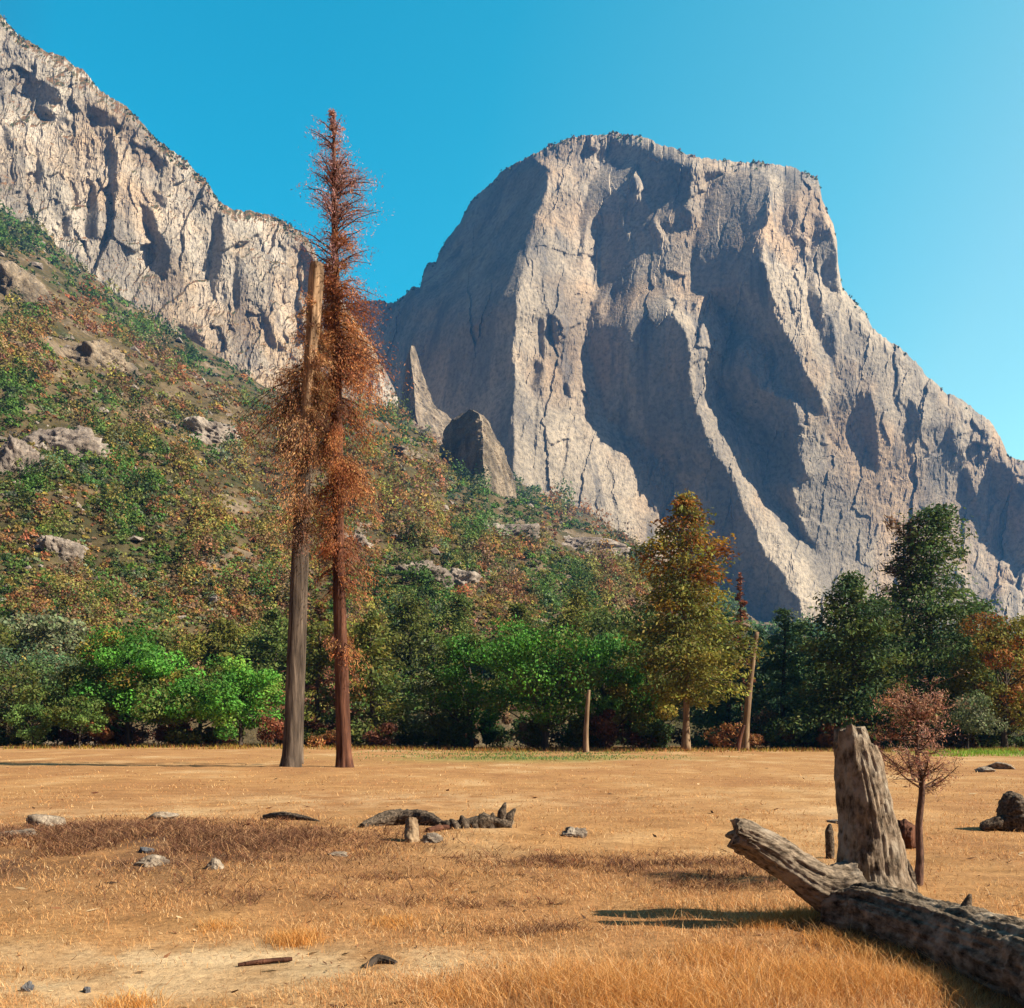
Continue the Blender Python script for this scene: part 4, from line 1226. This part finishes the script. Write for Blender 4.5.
tube(rc, [b0 + (-.5, .05, .03), b0 + (0, .0, .09), b0 + (.42, .05, .05)], [.06, .11, .05], 14, disp=wood_disp(95, .35, k=7.0), sub=16)
o = rc.build("root_clump", M_char, None, True, b0)
o.location = b0
tag(o, "spiky dark upturned root clump on the meadow right of the charred log", "roots")

pp = gp(830, 857)
o = log("wooden_post", "short dark pointed wooden post standing left of the upright broken trunk", [(pp[0], pp[1], -.05), (pp[0], pp[1], .15), (pp[0] - .01, pp[1], .33), (pp[0], pp[1], .43)], [.05, .055, .05, .012], M_char, "post", 75, amp=0.08)
log("charred_stump", "thin black leaning stub at the foot of the bare sapling", [gp(912, 893, -.05), gp(910, 892, .12), gp(906, 891, .30)], [.06, .05, .015], M_char, "stump", 76)
log("log", "short brown log end with an orange face right behind the upright broken trunk", [gp(897, 848, .14), gp(905, 848, .15), gp(916, 849, .14)], [.16, .19, .13], M_bark_red, "log", 77)
rt = MB()
b0 = np.array(gp(1016, 829))
tube(rt, [b0 + (0, 0, -.05), b0 + (.02, 0, .25), b0 + (-.02, 0, .48), b0 + (.03, 0, .60)], [.30, .26, .19, .08], 40, disp=wood_disp(111, .38, k=6.0), sub=22)
tube(rt, [b0 + (-.05, -.05, .12), b0 + (-.35, -.1, .12), b0 + (-.62, -.1, .05)], [.15, .11, .06], 20, disp=wood_disp(112, .38, k=6.0), sub=22)
tube(rt, [b0 + (.05, -.05, .12), b0 + (.5, -.15, .16), b0 + (1.0, -.2, .10)], [.2, .16, .1], 20, disp=wood_disp(113, .38, k=6.0), sub=22)
o = rt.build("root_stump", M_char, None, True, b0)
o.location = b0
tag(o, "dark gnarled root stump at the right edge of the meadow", "stump")
log("fallen_branch", "reddish brown stick on the pale bare soil at the bottom", [gp(238, 968, .01), gp(262, 966, .02), gp(292, 963, .02)], [.012, .018, .012], M_bark_red, "branch", 78)
log("fallen_branch", "dark rotten wood piece on the pale bare soil right of the reddish stick", [gp(364, 972, .0), gp(378, 968, .02), gp(396, 970, .0)], [.012, .03, .02], M_bark_dark, "branch", 79)

ST = [(44, 832, .55, .30, 0, "large whitish stone at the back edge of the brown brush patch"), (14, 846, .9, .12, 0, "flat pale stone slab at the left edge beside the brown brush"),
      (575, 838, .45, .16, 0, "grey stone alone on the grass right of the root clump"), (214, 876, .30, .13, 0, "rounded tan stone at the front right of the brown brush patch"),
      (152, 874, .35, .12, 0, "flat tan stone at the front of the brown brush patch"), (146, 864, .22, .10, 1, "small dark blue grey stone inside the brown brush patch"),
      (28, 992, .08, .07, 1, "small dark stone on bare soil at the bottom left corner"), (87, 990, .05, .055, 1, "tiny dark stone right of the other one at the bottom left"),
      (160, 820, .7, .16, 0, "pale low stone behind the brown brush patch"), (1000, 769, 1.6, .45, 0, "grey boulder far out on the meadow near the right edge"),
      (985, 772, 1.0, .3, 0, "smaller grey rock just left of the far grey boulder"), (840, 822, .6, .1, 0, "flat pale stone on the meadow left of the upright trunk"),
      (432, 846, .4, .14, 0, "tan stone in front of the reddish stick by the small stump"), (338, 860, .25, .06, 0, "little whitish stone lying alone on the dry grass")]
for i, (a, b, wd, hh, dk, lab) in enumerate(ST):
    q = gp(a, b)
    boulder("stone", q, (wd * .85, wd * .75, hh * 1.25), M_stone_dark if dk else M_stone, lab, "stone", 130 + i, i * .7, None, n=60, rough=0.5, sink=0.45)


# ------------------------------------------------------------------ grass and dry brush (nobody could count it)
def blades(name, x, y, h, wd, col, mat, lean=0.5, label=None, cat="grass"):
    n = len(x)
    z = ground_z(x, y) - 0.01
    th = rng.uniform(0, 2 * math.pi, n)
    sx, sy_ = np.cos(th) * wd / 2, np.sin(th) * wd / 2
    la = rng.normal(size=(n, 2)) * lean
    B = np.stack([x, y, z], 1)
    L = np.stack([sx, sy_, 0 * sx], 1)
    M1 = B + np.stack([la[:, 0] * h * 0.35, la[:, 1] * h * 0.35, h * 0.6], 1)
    T = B + np.stack([la[:, 0] * h, la[:, 1] * h, h], 1)
    V = np.stack([B - L, B + L, M1 + L * 0.6, M1 - L * 0.6, T], 1).reshape(-1, 3)
    i = np.arange(n)[:, None] * 5
    o = make_mesh(name, V, [i + np.array([[0, 1, 2, 3]]), i + np.array([[3, 2, 4]])], mat, np.repeat(col, 5, 0))
    tag(o, label, cat, kind='stuff')
    return o


n = 300000
py = HZ + 22 + (1060 - HZ - 22) * rng.uniform(size=n) ** 0.75
u = rng.uniform(-0.62, 0.66, n)
y = dep(py); x = u * y
tuft = fbm(x / 0.8, y / 1.0, oct=4, seed=860)
big_ = fbm(x / 2.5, y / 3.5, oct=3, seed=865)
tall = 0.9 * blob(x, y, 620, 1000, 0.9, 0.7) + 0.9 * blob(x, y, 300, 938, 0.25, 0.25) + 0.7 * blob(x, y, 860, 985, 1.0, 0.7) + 0.5 * blob(x, y, 760, 910, 0.8, 0.8) + 0.5 * blob(x, y, 560, 1010, 0.5, 0.5)
bareg = blob(x, y, 330, 968, 1.3, 0.5) + blob(x, y, 180, 955, 1.2, 0.3) + blob(x, y, 70, 990, 0.9, 0.3)
keep = rng.uniform(size=n) < np.clip(0.55 + 0.9 * tuft + 0.4 * big_ + tall - 0.6 * bareg, 0.03, 1)
x, y, tuft, tall = x[keep], y[keep], tuft[keep], tall[keep]
n = len(x)
h = np.clip(0.016 + 0.018 * rng.exponential(1, n) + 0.022 * np.clip(tuft, 0, 1), 0.01, 0.11) * (1 + 1.9 * tall) * np.clip(0.75 + y / 60, 0.8, 1.2)
wd = np.maximum(0.004, 0.00075 * y) * rng.uniform(0.6, 1.3, n)
STRAW = np.array([lin(236, 188, 130), lin(222, 166, 106), lin(200, 138, 86), lin(240, 206, 160), lin(150, 98, 64)])
ck = np.clip((rng.normal(size=n) * 1.1 + 1.6).astype(int), 0, 4)
gcol = STRAW[ck] * rng.uniform(0.7, 1.15, (n, 1))
for (a, b, rr, m, hh) in ((295, 945, .10, 900, .16), (610, 1003, .22, 3000, .22), (670, 1008, .3, 3500, .2), (560, 1000, .15, 1200, .16), (790, 990, .22, 2200, .2), (850, 985, .2, 1800, .2), (920, 990, .2, 1600, .16), (720, 965, .16, 1100, .14), (470, 1004, .12, 700, .12), (130, 1003, .1, 500, .12), (800, 925, .14, 900, .14), (760, 930, .12, 600, .12), (842, 948, .14, 1200, .16), (890, 962, .16, 1300, .18), (215, 930, .1, 400, .1), (395, 925, .14, 600, .1)):
    Yt = dep(b)
    tx = at(a, Yt) + rng.normal(size=m) * rr; ty = Yt + rng.normal(size=m) * rr
    x = np.concatenate([x, tx]); y = np.concatenate([y, ty])
    h = np.concatenate([h, 0.78 * hh * rng.uniform(0.35, 1.15, m)]); wd = np.concatenate([wd, 0.0045 * rng.uniform(.6, 1.3, m)])
    gcol = np.concatenate([gcol, np.array([lin(224, 160, 88), lin(206, 140, 70), lin(232, 182, 116)])[rng.integers(3, size=m)] * rng.uniform(.75, 1.15, (m, 1))])
blades("dry_grass", x, y, h, wd, gcol, M_grass, 0.7, "short golden dry grass covering the meadow")

# dark brown brush patch on the left
n = 110000
n = 170000
x = rng.normal(at(110, dep(850)), 2.3, n); y = rng.normal(dep(852), 2.5, n)
g_ = 1.25 * blob(x, y, 110, 852, 3.0, 3.0)
keep = rng.uniform(size=n) < np.clip(g_ * (0.75 + 2.2 * fbm(x / 0.8, y / 1.4, oct=4, seed=871)), 0, 1)
x, y = x[keep], y[keep]
for (a, b, rx, ry, m, q_) in ((640, 866, 1.5, 0.8, 9000, .5), (560, 858, 1.2, .6, 4000, .35), (735, 884, .7, .5, 4000, .5), (510, 935, .35, .15, 900, .5), (560, 930, .25, .12, 700, .5), (480, 905, .6, .2, 1200, .4), (300, 905, 1.0, .35, 2500, .35), (420, 880, 1.0, .4, 1800, .3), (880, 948, .5, .25, 1500, .4)):
    tx = at(a, dep(b)) + rng.normal(size=m) * rx * .7; ty = dep(b) + rng.normal(size=m) * ry * .7
    k = rng.uniform(size=m) < np.clip(q_ + 2.2 * fbm(tx / 0.35, ty / 0.5, oct=3, seed=874), 0, 1)
    x = np.concatenate([x, tx[k]]); y = np.concatenate([y, ty[k]])
n = len(x)
BR = np.array([lin(118, 78, 58), lin(92, 62, 50), lin(138, 94, 66), lin(184, 140, 102)])
blades("dry_brush", x, y, np.clip(0.02 + 0.03 * rng.exponential(1, n), 0.015, 0.16), np.maximum(0.006, 0.0009 * y) * rng.uniform(.6, 1.3, n), BR[rng.integers(4, size=n)] * rng.uniform(.6, 1.2, (n, 1)), M_dry, 1.5,
       "patch of dark brown dry brush on the left with thin brown weeds across the meadow", "brush")

# twigs, bark chips and clods lying about
n = 5200
py = HZ + 30 + (1060 - HZ - 30) * rng.uniform(size=n) ** 0.9
u = rng.uniform(-0.62, 0.66, n)
y = dep(py); x = u * y
k = rng.uniform(size=n) < np.clip(0.25 + 1.6 * fbm(x / 1.2, y / 1.8, oct=3, seed=877) + 0.5 * blob(x, y, 430, 970, 1.0, .3) + 0.4 * blob(x, y, 620, 868, 1.9, 1.3), 0.02, 1)
x, y = x[k], y[k]; n = len(x)
P = np.stack([x, y, ground_z(x, y) + 0.006 + 0.0006 * y], 1)
a = rng.uniform(0, 2 * math.pi, n)
LT_ = np.array([lin(96, 66, 48), lin(70, 52, 42), lin(140, 96, 66), lin(206, 176, 136), lin(120, 66, 44)])
lm = MB()
ax_ = np.stack([np.cos(a), np.sin(a) * 0.7, 0.25 * rng.normal(size=n)], 1)
leaves(lm, P, np.clip(0.018 * rng.lognormal(0, 0.6, n), 0.006, 0.09) * np.clip(y / 9, 0.8, 3), LT_[rng.integers(5, size=n)] * rng.uniform(.6, 1.2, (n, 1)), 0.28, axis=ax_, spread=0.05, nrm=np.tile((0, 0, 1.0), (n, 1)))
tag(lm.build("litter", M_dry), "twigs and bark chips lying about on the dry meadow", "litter", kind='stuff')

# green grass at the far edge
def ggrass(n, px0, px1, y0, y1, cols, hmax, label):
    y = rng.uniform(y0, y1, n); x = (np.where(px1 - px0 > 500, rng.uniform(px0, px1, n), rng.normal((px0 + px1) / 2, (px1 - px0) / 4, n)) - 512) / F * y + rng.normal(size=n) * 1.5
    k = rng.uniform(size=n) < np.clip(0.6 + 1.3 * fbm(x / 3, y / 4, oct=3, seed=880), 0.05, 1)
    x, y = x[k], y[k]; n = len(x)
    cols = np.array(cols)
    blades("green_grass", x, y, hmax * rng.uniform(.3, 1, n), np.full(n, 0.06), cols[rng.integers(len(cols), size=n)] * rng.uniform(.7, 1.2, (n, 1)), M_leaf, 0.4, label)


ggrass(5000, 940, 1024, 66, 92, [lin(120, 160, 50), lin(150, 170, 60)], 0.35, "bright green grass strip at the far right of the meadow")
ggrass(7000, 395, 660, 58, 84, [lin(90, 130, 80), lin(120, 140, 70), lin(150, 150, 80)], 0.16, "thin green grass strip before the central trees")
ggrass(26000, -40, 1060, 82, 104, [lin(170, 150, 60), lin(130, 120, 56), lin(180, 122, 66), lin(140, 92, 56)], 0.42, "yellowing tall grass along the foot of the trees")

# ------------------------------------------------------------------ air
HAZE = 0.000075
m = bpy.data.materials.new("haze")
m.use_nodes = True
t = m.node_tree
t.nodes.remove(t.nodes["Principled BSDF"])
pv = t.nodes.new("ShaderNodeVolumePrincipled")
pv.inputs["Color"].default_value = (0.10, 0.42, 1.0, 1)
pv.inputs["Density"].default_value = HAZE
pv.inputs["Anisotropy"].default_value = 0.2
t.links.new(pv.outputs[0], t.nodes["Material Output"].inputs["Volume"])
x0, x1, y0, y1, z0, z1 = -2700, 2700, -400, 2800, -3, 1350
V = [(a, b, c) for c in (z0, z1) for a, b in ((x0, y0), (x1, y0), (x1, y1), (x0, y1))]
hz = make_mesh("haze", V, [[(3, 2, 1, 0), (4, 5, 6, 7), (0, 1, 5, 4), (1, 2, 6, 5), (2, 3, 7, 6), (3, 0, 4, 7)]], m)
tag(hz, "thin blue haze over the valley", "haze", kind='stuff')
